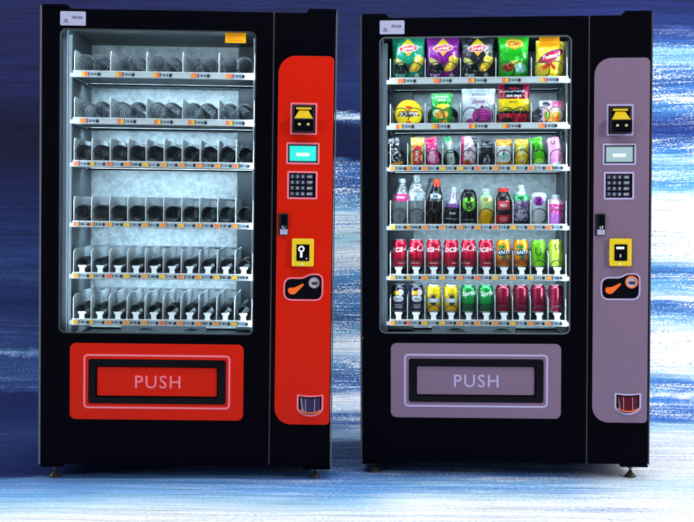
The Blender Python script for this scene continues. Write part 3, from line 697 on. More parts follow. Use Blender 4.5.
# ================================================================== products
def place(o, x, y, z, tilt=0.0, spin=0.0, lean=0.0):
    o.matrix_world = MM @ Matrix.Translation((x, y, z)) @ Matrix.Rotation(math.radians(tilt), 4, 'Y') @ Matrix.Rotation(math.radians(lean), 4, 'X') @ Matrix.Rotation(math.radians(spin), 4, 'Z')
def ell(u, v, cx, cy, a, b, rot=0.0):
    x, y = u-cx, v-cy; c, s = math.cos(rot), math.sin(rot); x, y = x*c+y*s, -x*s+y*c
    return (x/a)**2 + (y/b)**2 < 1
def dia(u, v, cx, cy, a, b): return abs(u-cx)/a + abs(v-cy)/b < 1
def fleck(u, v, s, k): return noise.noise((u*s, v*s, k))

def bag(name, label, cat, x, row, w, h, t, ink, texts=(), group=None, y=.152, z=None, tilt=0, spin=0, lean=0, matn='foil', seal=.055, waist=.05, nu=44, nv=56, rnd=0.0, taper=0.0, seed=None):
    """pillow bag: front and back film, crimped seals; ink(u, v) is the print, texts = (words, u, v, height, colour, rot, shear)"""
    b = MB(); sd = seed if seed is not None else random.random()*50
    def half(v): return 1 - waist*math.sin(PI*v) - taper*v
    def front(u, v, off=0.0, side=-1):
        if rnd: k = max(0.0, 1-abs(2*v-1)**rnd)**(1/rnd)*0.98 + .02
        else: k = 1
        X = (u-.5)*w*half(v)*k
        e = min(1, max(0, (v-seal)/(.22)), max(0, (1-seal-v)/.22)) if not rnd else min(1, 5*min(v, 1-v))
        e = e*(2-e); pr = max(0.0, 1-(2*u-1)**2)**.55
        T = t*.5*pr*e
        cr = .0032*noise.noise((u*5+sd, v*6, sd)) + .0022*noise.noise((u*11, v*14+sd, 3))*(1.4-e)
        Y = side*(T+.0004) + cr*min(1, pr*1.3)
        Z = h*v + .0016*noise.noise((u*6, sd, v*2))*(1 if v > .5 else .2)
        return (X, Y + side*off, Z)
    def inkf(u, v):
        return L3(ink(u, v))
    b.grid(nu, nv, lambda u, v: front(u, v), matn, inkf)
    b.grid(nu//2, nv//2, lambda u, v: front(u, v, 0, 1), matn, lambda u, v: L3(ink(.04, v)), flip=True)
    if not rnd:
        for v0 in (seal*.35, seal*.7, 1-seal*.35, 1-seal*.7):   # pressed crimp lines
            b.tube([front(.02+.96*i/20, v0, .0003) for i in range(21)], .00055, 5, 'alu')
    for tx in texts:
        wd, cu, cv, hh, colr = tx[:5]; rot = tx[5] if len(tx) > 5 else 0; sh = tx[6] if len(tx) > 6 else 0; bd = tx[7] if len(tx) > 7 else .02
        cR, sR = math.cos(rot), math.sin(rot)
        def fn(a, c, cu=cu, cv=cv, cR=cR, sR=sR):
            X = a*cR - c*sR; Z = a*sR + c*cR
            return front(min(1, max(0, cu + X/w)), min(1, max(0, cv + Z/h)), .0012)
        b.text(wd, fn, colr, hh, sh, bd)
    o = b.build(name); tag(o, label, cat, group)
    place(o, x, y, (RAIL_Z[row]-.003) if z is None else z, tilt, spin, lean); return o

# ---- row 1: five large chip bags
def chip_ink(base, hi, lo, chip=(240, 200, 40)):
    def f(u, v):
        n = fleck(u, v, 4, 2); n2 = fleck(u, v, 13, 5)
        if v > .945: return tuple(int(c*.55) for c in base) if not ell(u, v, .5, .97, .3, .02) else hi
        if ell(u, v, .5, .715, .27, .062, .05): return (214, 34, 40)
        if ell(u, v, .5, .715, .31, .080, .05): return (240, 200, 200)
        if dia(u, v, .5, .74, .25, .20): return (246, 206, 24) if not (v < .68) else (246, 170, 40)
        if ell(u, v, .76, .36, .28, .10, .55) and v > .24:
            return (250, 220, 60) if ell(u, v, .78, .40, .20, .05, .55) else (chip[0]-20, chip[1]-40, chip[2])
        if ell(u, v, .80, .47, .12, .10): return (244, 206, 60)
        if ell(u, v, .20, .44, .15, .06, -.3): return (232, 208, 110)
        if ell(u, v, .30, .30, .26, .12) : 
            return (12, 22, 24) if n2 < .2 else tuple(int(c*.5) for c in hi)
        if ell(u, v, .26, .17, .14, .07): return hi if n2 > -.1 else (210, 235, 225)
        if ell(u, v, .76, .15, .07, .04): return (225, 240, 220)
        if v < .12 and n2 > .22: return hi
        k = .5 + .9*n + (v-.5)*.4
        return tuple(int(max(0, min(255, lo[i]+(base[i]-lo[i])*min(1, max(0, k+.3)) + (hi[i]-base[i])*max(0, n2-.25)))) for i in range(3))
    return f
GB = 'large chip bags on the top shelf'
bag('chip_bag', 'teal green chip bag with yellow diamond and red banner, left end of top shelf', 'chip bag', lane_x(0, 0)+.002, 0, .140, .199, .055, chip_ink((24, 150, 112), (90, 215, 180), (6, 92, 60)), [('Lorenz', .5, .715, .0135, 'ink_white', .05, .25)], GB, seed=1)
bag('chip_bag', 'purple chip bag with yellow diamond and red banner', 'chip bag', lane_x(0, 1)+.001, 0, .140, .199, .055, chip_ink((140, 24, 140), (205, 110, 215), (92, 8, 100)), [('Lorenz', .5, .715, .0135, 'ink_white', .05, .25)], GB, seed=2)
bag('chip_bag', 'black chip bag with yellow diamond and red banner', 'chip bag', lane_x(0, 2)-.001, 0, .140, .197, .055, chip_ink((46, 44, 50), (200, 205, 210), (20, 20, 26)), [('Lorenz', .5, .715, .0135, 'ink_white', .05, .25)], GB, seed=3)
def green_ink(u, v):
    n = fleck(u, v, 4, 8); n2 = fleck(u, v, 12, 3)
    if ell(u, v, .52, .80, .30, .115): return (248, 214, 60) if ell(u, v, .52, .80, .27, .095) else (240, 150, 30)
    if ell(u, v, .52, .56, .18, .018): return (20, 150, 40)
    if ell(u, v, .30, .30, .21, .085): return (120, 60, 22) if n2 < .15 else (225, 70, 40)
    if ell(u, v, .72, .28, .20, .095): return (130, 215, 200) if n2 < .1 else (235, 245, 235)
    if ell(u, v, .52, .36, .22, .09): return (242, 226, 70) if n2 > -.2 else (250, 246, 190)
    if v > .95: return (20, 110, 40)
    k = n*.6
    return (int(34+40*max(0, k)), int(186+40*k), int(30+30*max(0, k)))
bag('chip_bag', 'bright green chip bag with red lettering in a yellow oval', 'chip bag', lane_x(0, 3)+.002, 0, .132, .198, .055, green_ink, [('Chio', .52, .80, .022, 'ink_red', .0, .3, .03)], GB, waist=.09, seed=4)
def yellow_ink(u, v):
    n2 = fleck(u, v, 11, 6)
    r = .32
    if ell(u, v, .5, .62, .44, .12, r): return (120, 36, 120) if not ell(u, v, .5, .62, .40, .085, r) else (206, 34, 60)
    if ell(u, v, .40, .40, .30, .08, .5): return (222, 60, 26) if n2 < .12 else (248, 190, 40)
    if ell(u, v, .62, .36, .12, .05, -.6): return (200, 60, 20)
    if v < .12: return (250, 240, 170) if n2 > 0 else (240, 205, 40)
    return (248, 214, 24) if n2 < .25 else (252, 232, 110)
bag('chip_bag', 'small yellow snack bag with purple banner, right end of top shelf', 'chip bag', lane_x(0, 4)+.004, 0, .124, .170, .05, yellow_ink, [('Twister', .5, .62, .017, 'ink_white', .25, .3, .03)], GB, tilt=2.5, seed=5)

# ---- row 2
def tub():
    root = bpy.data.objects.new('snack_tub', None); COL.objects.link(root); tag(root, 'round yellow snack tub standing on edge, second shelf', 'snack tub')
    R = .0585
    def disc_ink(u, v):
        x, z = u*2-1, v*2-1; r2 = x*x+z*z
        if r2 > .86: return (196, 160, 20)
        if ell(x, z, 0, .48, .24, .12): return (214, 50, 36)
        if ell(x, z, 0, -.60, .22, .11): return (226, 90, 40)
        for s in (-1, 1):
            if ell(x, z, s*.38, -.02, .38, .15, s*-.25): return (236, 236, 238) if fleck(x, z, 9, 2) > .05 else (64, 66, 84)
        if ell(x, z, 0, -.12, .45, .10): return (70, 70, 84)
        if abs(z-.16) < .05 and abs(x) < .7: return (190, 90, 30)
        return (244, 214, 24)
    b = MB(); n, m_ = 56, 14
    c0 = b.add([(0, -.019, 0)])
    for k in range(1, m_+1):
        for i in range(n):
            a = 2*PI*i/n; r = R*k/m_; b.v.append((r*math.cos(a), -.019 + .004*(k/m_)**4, r*math.sin(a)))
    for i in range(n):
        j = (i+1) % n; b.face((c0, c0+1+i, c0+1+j), 'paper', True, L3(disc_ink(.5, .5)))
    for k in range(1, m_):
        for i in range(n):
            j = (i+1) % n; a = 2*PI*(i+.5)/n; r = (k+.5)/m_
            b.face((c0+1+(k-1)*n+i, c0+1+k*n+i, c0+1+k*n+j, c0+1+(k-1)*n+j), 'paper', True, L3(disc_ink(.5+.5*r*math.cos(a), .5+.5*r*math.sin(a))))
    b.build('lid_film', root)
    q = MB(); q.lathe([(R, -.0149), (R+.0012, -.012), (R, -.009), (R*.93, .022)], 56, 'yellow', axis='y', cap0=False); q.build('tub_body', root)
    place(root, lane_x(1, 0)+.004, .145, RAIL_Z[1]+.0555); return root
tub()
def gsm(u, v):
    n2 = fleck(u, v, 12, 4)
    if v > .86 and abs(u-.5) < .34 and v < .92: return (190, 240, 180)
    if ell(u, v, .55, .60, .32, .09): return (238, 226, 60)
    if ell(u, v, .5, .38, .34, .12): return (246, 210, 80) if n2 > 0 else (232, 140, 40)
    if ell(u, v, .25, .42, .18, .10): return (226, 245, 220)
    if ell(u, v, .6, .15, .25, .08): return (246, 208, 60)
    return (22, 160, 50) if v < .55 or n2 < .1 else (60, 200, 80)
bag('snack_pouch', 'small green snack pouch with yellow chips print, second shelf', 'snack pouch', lane_x(1, 1)-.004, 1, .088, .146, .040, gsm, [('SNAX', .5, .79, .010, 'ink_white', 0, 0, .03)], waist=.03, seed=6)
def onion(u, v):
    n2 = fleck(u, v, 10, 9)
    if ell(u, v, .60, .30, .30, .19): 
        return (150, 24, 120) if abs(math.hypot(u-.6, (v-.3)*1.3)*14 % 1 - .5) < .32 else (206, 90, 180)
    if ell(u, v, .60, .47, .05, .09): return (130, 20, 100)
    if ell(u, v, .25, .16, .12, .07): return (190, 80, 160)
    return (206, 212, 222) if n2 < .2 else (186, 194, 208)
bag('snack_pouch', 'white snack bag with a purple red onion printed on it', 'snack pouch', lane_x(1, 2)+.004, 1, .140, .164, .05, onion, [('SEASON', .5, .84, .012, 'ink_black', 0, .1, .0), ('Onion', .5, .66, .016, 'ink_purple', .03, .3, .03)], waist=.02, seed=7, lean=-2)
def jerky(u, v):
    if v > .72 and abs(u-.5) < .30 - max(0, .86-v)*.2: return (14, 18, 30)
    if .66 < v <= .72 and abs(u-.5) < .2: return (14, 18, 30)
    if .36 < v < .625: return (240, 204, 20) if not (ell(u, v, .5, .36, .40, .05)) else (120, 130, 20)
    if .30 < v <= .36: return (20, 18, 22)
    if v <= .30: 
        n2 = fleck(u, v, 11, 2)
        if ell(u, v, .28, .15, .2, .08): return (26, 24, 34) if n2 < .2 else (150, 40, 50)
        return (178, 14, 44) if n2 < .25 else (214, 60, 80)
    return (128, 12, 40)
bag('jerky_bag', 'dark red jerky bag with yellow middle band, second shelf', 'jerky bag', lane_x(1, 3)+.004, 1, .130, .190, .045, jerky, [("JACK LINK'S", .5, .685, .0115, 'ink_white', 0, 0, .03), ('BEEF JERKY', .5, .555, .0075, 'ink_black', 0, 0, .02), ('ORIGINAL', .5, .86, .007, 'ink_red', 0, 0, .02)], waist=.01, seed=8)
def pouchA(u, v):
    n2 = fleck(u, v, 9, 3)
    if v > .72: return (235, 228, 240) if not (ell(u, v, .55, .85, .3, .10)) else (60, 40, 70)
    if ell(u, v, .72, .40, .34, .22): return (246, 150, 40) if not ell(u, v, .62, .46, .16, .12) else (90, 170, 50)
    if u < .24: return (70, 40, 80) if n2 < .1 else (190, 150, 190)
    return (214, 196, 210) if n2 < .1 else (246, 170, 180)
def pouchB(u, v):
    n2 = fleck(u, v, 9, 7)
    if v > .74: return (236, 120, 160) if n2 > -.1 else (220, 50, 110)
    if ell(u, v, .45, .36, .36, .22): return (248, 176, 40) if not ell(u, v, .45, .32, .18, .10) else (240, 90, 50)
    return (250, 214, 196) if n2 < .15 else (248, 240, 240)
bag('snack_pouch', 'white and violet fruit pouch in the last lane, second shelf', 'snack pouch', lane_x(1, 4)-.010, 1, .054, .112, .034, pouchA, [], waist=.02, seed=9, nu=26, nv=40)
bag('snack_pouch', 'pink topped orange fruit pouch in the last lane, second shelf', 'snack pouch', lane_x(1, 4)+.034, 1, .048, .112, .034, pouchB, [], waist=-.02, seed=10, nu=26, nv=40, tilt=3)

# ---- row 3: bars
def bar(label, k, w, h, ink, texts=(), tilt=0, dx=0, t=.022, rnd=0.0, seal=.07, cat='snack bar'):
    return bag('snack_bar', label, cat, lane_x(2, k)+dx, 2, w*1.2, h*1.08, t*1.15, ink, texts, 'wrapped bars on the third shelf', y=.140, tilt=tilt, waist=.03, nu=22, nv=48, rnd=rnd, seal=seal, seed=20+k)
def i0(u, v):
    n2 = fleck(u, v*2.4, 5, 1)
    if v < .22: return (238, 170, 60) if n2 < .2 else (250, 225, 160)
    if ell(u, v, .5, .58, .3, .12) or v > .86: return (225, 228, 232) if n2 > -.1 else (90, 92, 100)
    return (34, 34, 42) if n2 < .25 else (190, 192, 200)
bar('black and white wrapped bar with gold foot, left end of third shelf', 0, .048, .122, i0, [('DUO', .5, .58, .010, 'ink_black', 1.2, 0, .03)], -10, -.008)
def i1(u, v):
    n2 = fleck(u, v*2, 6, 2)
    if .10 < v < .76 and abs(u-.5) < .32: return (222, 34, 60) if n2 < .22 else (250, 150, 130)
    return (240, 200, 60) if n2 < .15 else (250, 235, 170)
bar('yellow wrapped bar with a red centre, third shelf', 1, .048, .124, i1, [('NUTS', .5, .43, .013, 'ink_white', 1.35, 0, .03)], 1, .002)
def i2(u, v):
    n2 = fleck(u, v*2, 6, 4)
    if v > .80: return (226, 20, 90)
    if ell(u, v, .45, .40, .26, .20): return (246, 190, 215)
    return (232, 50, 130) if n2 < .2 else (250, 170, 205)
bar('hot pink wrapped bar leaning left, third shelf', 2, .042, .126, i2, [('Pinky', .5, .58, .010, 'ink_white', 1.3, .2, .03)], -7, .002)
def i3(u, v):
    if v > .84: return (30, 150, 80)
    if abs(v-.5) < .03: return (60, 110, 80)
    return (208, 216, 212) if u > .3 else (150, 168, 160)
bar('thin white stick pack with a green top, third shelf', 3, .028, .130, i3, [('mint', .55, .32, .007, 'ink_black', 1.5, .1, .02)], -9, .004, t=.016)
def i4(u, v):
    n2 = fleck(u, v*2, 6, 9)
    if u < .18: return (226, 40, 110)
    if u + v > 1.62: return (30, 32, 44)
    if ell(u, v, .42, .16, .3, .13): return (226, 90, 60) if n2 < .1 else (70, 90, 50)
    return (228, 218, 228) if n2 < .15 else (200, 150, 180)
bar('white bar with a pink edge and black corner, third shelf', 4, .052, .128, i4, [('Yogo', .56, .56, .011, 'ink_black', 1.25, .2, .02)], 1, -.002)
def i5(u, v):
    n2 = fleck(u, v*2, 6, 11)
    if ell(u, v, .5, .28, .26, .17): return (150, 156, 164) if n2 > -.15 else (60, 62, 70)
    if .70 < v < .78: return (120, 124, 134)
    return (22, 24, 32) if n2 < .25 else (54, 56, 66)
bar('black wrapped bar with grey print, middle of third shelf', 5, .044, .118, i5, [('DARK', .5, .30, .009, 'ink_black', 1.45, 0, .02)], 0, .002)
def i6(u, v):
    if v > .78 or v < .22: return (242, 160, 24)
    if ell(u, v, .5, .42, .36, .12): return (150, 200, 196)
    return (228, 230, 226)
bar('white bar with orange ends, third shelf', 6, .054, .116, i6, [('Milky', .5, .55, .010, 'ink_black', 1.4, .2, .02)], -1, .001)
def i7(u, v):
    n2 = fleck(u, v*2.5, 8, 12)
    if .48 < v < .78 and abs(u-.5) < .28: return (180, 190, 90) if n2 < .1 else (240, 240, 190)
    return (232, 196, 30) if n2 < .15 else (180, 130, 20)
bar('mustard yellow wrapped bar, third shelf', 7, .048, .116, i7, [('corny', .5, .30, .009, 'ink_white', 1.45, 0, .03)], -1, .002)
def i8(u, v):
    if v < .20: return (190, 225, 190)
    if ell(u, v, .5, .25, .3, .08): return (170, 240, 60)
    return (78, 186, 20) if u > .25 else (46, 140, 14)
bar('green pack with a black U mark, third shelf', 8, .048, .124, i8, [('U', .42, .64, .026, 'ink_black', -.2, 0, .04)], -9, .004, seal=.03)
def i9(u, v):
    return (226, 140, 186) if v > .2 else (244, 214, 226)
bar('pink round ended pack with a black U mark, right end of third shelf', 9, .050, .126, i9, [('U', .45, .82, .018, 'ink_black', -.2, 0, .03)], -9, .004, rnd=5.0)

# ---- drinks
def wrap_text(b, body, r, zc, size, m, ang=0.0, shear=0.0, bold=.02, rot=0.0, space=1.0):
    cR, sR = math.cos(rot), math.sin(rot)
    def fn(x, y):
        x, y = x*cR-y*sR, x*sR+y*cR
        rr = (r(zc+y) if callable(r) else r) + .0006; a = -PI/2 + ang + x/rr
        return (rr*math.cos(a), rr*math.sin(a), zc+y)
    b.text(body, fn, m, size, shear, bold, space)
def uang(i):   # lathe fraction -> signed fraction of half turn away from the front
    a = (i*2*PI + PI/2 + PI) % (2*PI) - PI
    return a/PI
def can(label, row, k, ink, texts, spin=0, group=None, cat='drink can', R=.0308, H=.118, lid='alu'):
    root = bpy.data.objects.new('drink_can', None); COL.objects.link(root); tag(root, label, cat, group)
    zs = [.000, .003, .008] + [.012+i*(H-.012-.016)/26 for i in range(27)] + [H-.010, H-.005, H-.002, H]
    def rad(z):
        if z < .010: return R*(.80+.20*(z/.010)**.6)
        if z > H-.016: return R*(1 - .17*sst(H-.016, H-.002, z))
        return R
    b = MB()
    b.lathe([(rad(z), z) for z in zs], 48, 'canink', col=lambda u, z: L3(ink(uang(u), z/H)), cap1=False)
    for t in texts:
        body, zc, size, m, ang, sh, rot = t
        wrap_text(b, body, R, zc*H, size, m, ang, sh, .012, rot)
    b.build('can_body', root)
    q = MB(); q.lathe([(R*.835, H-.0005), (R*.86, H+.0014), (R*.84, H+.0022), (R*.79, H+.0006), (R*.77, H-.003), (R*.2, H-.003)], 40, lid, cap0=False)
    q.box(-.006, .006, -.012, .004, H-.0028, H-.0012, lid); q.build('can_lid', root)
    place(root, lane_x(row, k), .159, RAIL_Z[row]+.0372, 0, spin); return root
def cola_ink(a, v):
    if v < .07: return (190, 190, 196)
    if v > .95: return (200, 60, 80)
    if abs(v-.17) < .012 and abs(a) < .3: return (235, 120, 140)
    if ell(a, v, .05, .30, .26, .035): return (110, 4, 26)
    return (206, 8, 56)
GC = 'red cola cans on the upper can shelf'
for k, (lab, sp) in enumerate((('red cola can at the left end of the upper can shelf', 38), ('red cola can, second from the left on the upper can shelf', -20), ('red cola can, third from the left on the upper can shelf', 12), ('red cola can, fourth from the left on the upper can shelf', 52), ('red cola can, fifth from the left on the upper can shelf', -38), ('red cola can standing next to the orange soda cans', 28))):
    can(lab, 4, k, cola_ink, [('Coca-Cola', .70, .029, 'ink_white', 0, .35, .06), ('ORIGINAL TASTE', .17, .0045, 'ink_white', 0, 0, 0)], sp, GC)
def fanta_ink(a, v):
    if v < .07: return (190, 190, 196)
    if ell(a, v, -.08, .74, .16, .07): return (40, 140, 50)
    if ell(a, v, 0, .55, .34, .12): return (36, 70, 90)
    if ell(a, v, .05, .36, .12, .06): return (60, 110, 90)
    if v < .38 and ell(a, v, 0, .22, .4, .12): return (206, 96, 10)
    return (240, 150, 16)
for k, lab in ((6, 'orange soda can beside the red cola cans'), (7, 'orange soda can beside the green can')):
    can(lab, 4, k, fanta_ink, [('FANTA', .56, .0155, 'ink_white', 0, .1, .08)], (k-6)*8-3, 'orange soda cans on the upper can shelf')
def u1(a, v): return (190, 196, 190) if v < .06 else ((150, 225, 40) if v < .28 else (112, 200, 20))
def u2(a, v): return (190, 196, 190) if v < .06 else (196, 218, 70)
can('bright green can with a large black U mark', 4, 8, u1, [('U', .58, .034, 'ink_black', -.05, -.1, -.15)], 0, 'green U mark cans on the upper can shelf')
can('pale lime can with a small black U mark, at the right end', 4, 9, u2, [('U', .74, .022, 'ink_black', .05, -.1, -.15)], 0, 'green U mark cans on the upper can shelf')
def dk_ink(a, v):
    if v < .06: return (170, 170, 176)
    if ell(a, v, -.02, .50, .25, .11): return (220, 222, 228)
    if ell(a, v, -.10, .70, .16, .08): return (246, 176, 30)
    if ell(a, v, .10, .72, .14, .12): return (228, 214, 220)
    if .16 < v < .30 and abs(a) < .16: return (160, 150, 170)
    return (40, 34, 52)
for k, lab in ((0, 'dark can with orange and white emblem, left end of lowest shelf'), (1, 'dark can with orange and white emblem beside a yellow can')):
    can(lab, 5, k, dk_ink, [('black', .50, .0095, 'ink_black', 0, .1, 0)], k*14-6, 'dark cans with orange emblem on the lowest shelf')
def ye_ink(a, v):
    if v < .06 or v > .96: return (200, 200, 190)
    if .36 < v < .52 and abs(a) < .34: return (206, 212, 214)
    if ell(a, v, 0, .44, .16, .18): return (40, 56, 66)
    if v < .30: return (226, 176, 20)
    return (232, 200, 20)
for k, lab in ((2, 'yellow can with a dark emblem beside the dark cans'), (3, 'yellow can with a dark emblem beside the green soda cans')):
    can(lab, 5, k, ye_ink, [('limo', .64, .014, 'ink_black', 0, .1, 0), ('No', .44, .012, 'ink_white', 0, 0, 0)], (k-2)*10-4, 'yellow cans on the lowest shelf')
def sp_ink(a, v):
    if v < .06: return (190, 196, 190)
    if v < .34: return (10, 92, 44)
    return (16, 140, 62)
for k, lab in ((4, 'green soda can beside the yellow cans'), (5, 'green soda can beside the dark red cans')):
    can(lab, 5, k, sp_ink, [('Sprite', .68, .026, 'ink_white', .12, .15, .12)], (k-4)*12, 'green soda cans on the lowest shelf')
def pl_ink(a, v):
    if v < .06: return (190, 170, 180)
    return (128, 4, 44) if abs(v-.36) > .012 else (90, 2, 26)
for k, lab in ((6, 'plain dark red can beside the green soda cans'), (7, 'second plain dark red can from the green soda cans'), (8, 'plain dark red can, second from the right end'), (9, 'plain dark red can at the right end of the lowest shelf')):
    can(lab, 5, k, pl_ink, [('Cherry', .66, .012, 'ink_red', 2.4, .2, 0)], k*7, 'plain dark red cans on the lowest shelf')

def bottle(label, k, H, R, prof, ink, capm, texts=(), body='canink', tilt=0, dx=0, dz=0, lab=None, cap=(.0145, .018), cat='drink bottle', y=.163, spin=0, fill=None):
    """prof: (radius fraction, height fraction); ink None = clear plastic; lab = (v0, v1, inkfn) paper label"""
    H *= 1.045; R *= 1.08
    root = bpy.data.objects.new('drink_bottle', None); COL.objects.link(root); tag(root, label, cat, 'drink bottles on the fourth shelf')
    fine = []
    for (r0, v0), (r1, v1) in zip(prof, prof[1:]):
        n = max(1, int((v1-v0)*44))
        for i in range(n):
            t = i/n; tt = t*t*(3-2*t) if abs(r1-r0) > .02 else t; fine.append((r0+(r1-r0)*tt, v0+(v1-v0)*t))
    fine.append(prof[-1])
    def rr(z):
        v = z/H
        for (r0, v0), (r1, v1) in zip(fine, fine[1:]):
            if v0 <= v <= v1: return R*(r0+(r1-r0)*((v-v0)/max(1e-6, v1-v0)))
        return R
    b = MB()
    if ink: b.lathe([(r*R, v*H) for r, v in fine], 44, body, col=lambda u, z: L3(ink(uang(u), z/H)))
    else: b.lathe([(r*R, v*H) for r, v in fine], 44, 'clear', cap0=True, cap1=False)
    if ink:
        for t in texts: wrap_text(b, t[0], rr, t[1]*H, t[2], t[3], t[4], t[5], .03, t[6])
    b.build('bottle_body', root)
    if lab:
        v0, v1, lf = lab; q = MB()
        q.lathe([(rr((v0+(v1-v0)*i/16)*H)+.0008, (v0+(v1-v0)*i/16)*H) for i in range(17)], 44, 'paper', col=lambda u, z: L3(lf(uang(u), z/H)), cap0=False, cap1=False)
        if not ink:
            for t in texts: wrap_text(q, t[0], lambda z: rr(z)+.0008, t[1]*H, t[2], t[3], t[4], t[5], .03, t[6])
        q.build('label', root)
    if capm:
        q = MB(); cr, ch = cap; n = 36; h0 = H-.003
        prof2 = [(cr, h0), (cr*1.02, h0+.002), (cr, h0+.004), (cr*.98, h0+ch-.002), (cr*.88, h0+ch)]
        q.lathe(prof2, n, capm)
        for i in range(18): a = 2*PI*i/18; q.box(cr*math.cos(a)-.0006, cr*math.cos(a)+.0006, cr*math.sin(a)-.0006, cr*math.sin(a)+.0006, h0+.004, h0+ch-.003, capm)
        q.build('cap', root)
    place(root, lane_x(3, k)+dx, y, RAIL_Z[3]-.002+dz, tilt, spin); return root
PET = [(.80, 0), (.97, .02), (1, .08), (.94, .14), (1, .20), (.95, .27), (1, .33), (1, .62), (.96, .70), (.62, .88), (.40, .96), (.40, 1)]
def pinkband(a, v): return (214, 40, 130) if abs(a) < .30 and not ell(a, v, -.2, .66, .12, .03) else (226, 150, 190)
bottle('clear water bottle with a pink label, left end of fourth shelf', 0, .182, .033, PET, None, 'cap_clear', [('aqua', .66, .010, 'ink_white', .1, .1, 0)], lab=(.58, .74, pinkband), dx=.002, tilt=3)
def nolab(a, v): return (150, 170, 176)
bottle('tall clear water bottle with a pale cap beside the pink label bottle', 1, .196, .033, [(.8, 0), (1, .02), (1, .10), (.93, .16), (1, .22), (.94, .30), (1, .38), (.96, .5), (1, .58), (1, .74), (.70, .88), (.42, .95), (.42, 1)], None, 'cap_grey', lab=(.55, .72, lambda a, v: (176, 194, 200) if fleck(a*3, v*9, 3, 2) < .2 else (110, 128, 140)), dx=.002)
def colab(a, v):
    if v > .93: return (210, 60, 40)
    if ell(a, v, 0, .70, .30, .06): return (176, 196, 216)
    if ell(a, v, .02, .62, .2, .05): return (70, 76, 92)
    return (30, 20, 22)
bottle('dark cola bottle with an orange red cap', 2, .180, .034, [(.82, 0), (1, .03), (.97, .18), (.90, .30), (1, .42), (.96, .58), (.78, .72), (.56, .86), (.42, .95), (.42, 1)], colab, 'cap_orange', [('cola', .70, .010, 'ink_black', 0, .2, 0)], tilt=5, dx=-.004, body='canink')
bottle('clear grey capped bottle standing behind the dark cola bottle', 2, .186, .031, PET, None, 'cap_grey', dx=-.010, y=.265)
def purp(a, v):
    if v < .12: return (150, 176, 188)
    if v > .66: return (196, 190, 214)
    if v > .56: return (150, 90, 180)
    if abs(v-.24) < .02: return (200, 205, 215)
    return (36, 32, 46)
bottle('black labelled bottle with a violet band and narrow white cap', 3, .142, .031, [(.8, 0), (1, .03), (1, .10), (.96, .14), (1, .18), (1, .52), (.86, .66), (.46, .84), (.40, .95), (.40, 1)], purp, 'cap_white', [('SLIM', .40, .010, 'ink_white', 0, 0, 0)], tilt=4, dx=.001, cap=(.011, .024))
def mon(a, v):
    if v < .13: return (170, 190, 200)
    if abs(v-.20) < .018: return (130, 140, 148)
    if ell(a, v, 0, .62, .27, .19) and not (v > .70 and abs(a) < .05): return (96, 214, 60) if fleck(a*6, v*9, 3, 4) < .12 else (200, 230, 90)
    return (24, 26, 28)
bottle('black round shouldered can bottle with a green M claw mark', 4, .150, .033, [(.82, 0), (1, .03), (1, .70), (.97, .80), (.84, .92), (.60, .99), (.58, 1)], mon, 'cap_black', [('M', .60, .026, 'ink_black', 0, -.15, 0)], dx=.001, cap=(.018, .006))
def jui(a, v):
    if v < .09: return (206, 200, 180)
    if v < .34: return (246, 180, 14)
    if v < .52: t = (v-.34)/.18; return (246, int(180+30*t), int(14+90*t))
    if ell(a, v, -.02, .78, .10, .05): return (190, 160, 60)
    return (190, 222, 160) if v < .84 else (170, 212, 170)
JP = [(.78, 0), (.98, .03), (1, .10), (1, .62), (.98, .76), (.86, .88), (.52, .97), (.50, 1)]
bottle('yellow and pale green juice bottle with a white cap', 5, .142, .032, JP, jui, 'cap_clear', [('Juicy', .70, .009, 'ink_gold', 0, .1, 0)], cap=(.0165, .017))
def rb(a, v):
    if v < .12: return (60, 70, 50)
    if v < .36: return (226, 40, 60) if not ell(a, v, 0, .24, .16, .07) else (250, 130, 130)
    if .50 < v < .74 and abs(a) < .28: return (244, 90, 100)
    return (34, 26, 32)
bottle('black and red drink bottle with a red cap', 6, .142, .032, [(.8, 0), (1, .04), (.92, .10), (1, .16), (1, .40), (.92, .47), (1, .54), (1, .72), (.88, .86), (.64, .96), (.60, 1)], rb, 'cap_red', [('RED', .62, .012, 'ink_white', 0, 0, 0)], cap=(.0205, .020))
def gp(a, v):
    n2 = fleck(a*4, v*6, 2, 3)
    if v < .16: return (30, 22, 30)
    if .68 < v < .86: return (90, 190, 130) if not ell(a, v, .0, .78, .18, .06) else (20, 130, 60)
    if v < .68: return (190, 190, 214) if n2 < .05 else (116, 84, 140)
    return (196, 214, 220)
bottle('bottle with a green shoulder and mottled violet label', 7, .155, .032, [(.82, 0), (1, .03), (1, .14), (.95, .19), (1, .25), (1, .44), (.95, .50), (1, .56), (.98, .76), (.70, .90), (.42, .97), (.42, 1)], gp, 'cap_white', [('vita', .58, .011, 'ink_purple', 0, .2, 0)], cap=(.013, .018))
def wp(a, v):
    if ell(a, v, -.02, .75, .21, .135): return (120, 20, 130) if fleck(a*5, v*6, 3, 2) < .2 else (176, 90, 180)
    if v < .10: return (170, 196, 206)
    return (216, 222, 228)
bottle('white bottle with a purple circle', 8, .140, .031, [(.80, 0), (.98, .03), (1, .08), (.94, .12), (1, .17), (.96, .30), (1, .36), (1, .90), (.90, .97), (.7, 1)], wp, 'cap_white', [], cap=(.018, .004))
def pk(a, v):
    if v < .10: return (214, 150, 210)
    if .50 < v < .80: return (228, 60, 150) if fleck(a*4, v*8, 2, 3) < .25 else (250, 170, 214)
    if v >= .80: return (236, 190, 216)
    return (204, 110, 196)
bottle('pink drink bottle with a clear cap, right end of fourth shelf', 9, .116, .033, [(.78, 0), (.98, .04), (1, .12), (1, .46), (.97, .52), (1, .58), (1, .80), (.80, .93), (.50, .99), (.48, 1)], pk, 'cap_clear', [('pink', .66, .010, 'ink_white', 0, .2, 0)], cap=(.0155, .018), dx=-.001)

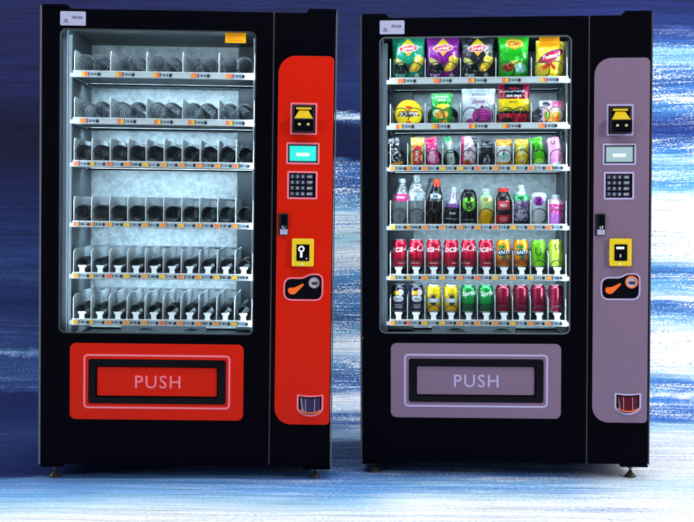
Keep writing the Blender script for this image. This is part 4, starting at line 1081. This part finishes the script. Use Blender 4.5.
# ================================================================== camera
cam = bpy.data.cameras.new('camera'); co = bpy.data.objects.new('camera', cam); COL.objects.link(co)
cam.sensor_width = 36; cam.lens = 36*1250/694.0; cam.clip_end = 100; cam.clip_start = .05
co.matrix_world = Matrix.Translation((0, 0, CAM_H)) @ Matrix.Rotation(math.radians(90-PITCH), 4, 'X') @ Matrix.Rotation(math.radians(.369), 4, 'Z')
scene.camera = co

# ================================================================== lamps
def area(name, loc, target, size, power, rgb, sy=None):
    l = bpy.data.lights.new(name, 'AREA'); l.energy = power; l.color = rgb; l.size = size
    if sy: l.shape = 'RECTANGLE'; l.size_y = sy
    o = bpy.data.objects.new(name, l); COL.objects.link(o); o.location = loc
    d = Vector(target) - Vector(loc); o.rotation_euler = d.to_track_quat('-Z', 'Y').to_euler(); return o
area('key_softbox', (4.4, 1.0, 2.7), (.1, 5.0, 1.0), 0.9, 165, (1.0, .97, .94))
area('added_fill', (-4.0, .5, 1.3), (-.3, 5.2, .8), 2.0, 80, (.92, .95, 1.0))  # added fill, also lightens the floor under the machines
area('added_overhead_fill', (0, 3.0, 4.2), (0, 5.6, .4), 2.4, 95, (.95, .97, 1.0), 1.2)  # added from above to weaken machine shadows on the backdrop
area('added_backdrop_light', (3.3, 5.0, 1.5), (.6, 6.8, 1.1), 1.0, 66, (.97, .98, 1.0), 2.2)  # unseen light added at the right to brighten the wall
area('added_backdrop_light', (0, 5.75, 3.5), (0, 6.75, .6), 4.0, 85, (.97, .98, 1.0), .35)  # unseen strip added behind the machines to brighten the gap
area('added_backdrop_light', (-3.3, 5.0, 1.5), (-.6, 6.8, 1.1), 1.0, 44, (.95, .97, 1.0), 2.2)  # unseen light added at the left to brighten the wall
w = bpy.data.worlds.new('World'); scene.world = w; w.use_nodes = True
w.node_tree.nodes['Background'].inputs['Color'].default_value = (.55, .65, .9, 1); w.node_tree.nodes['Background'].inputs['Strength'].default_value = 0.06

scene.view_settings.view_transform = 'Standard'; scene.view_settings.look = 'None'; scene.view_settings.exposure = 0; scene.view_settings.gamma = 1
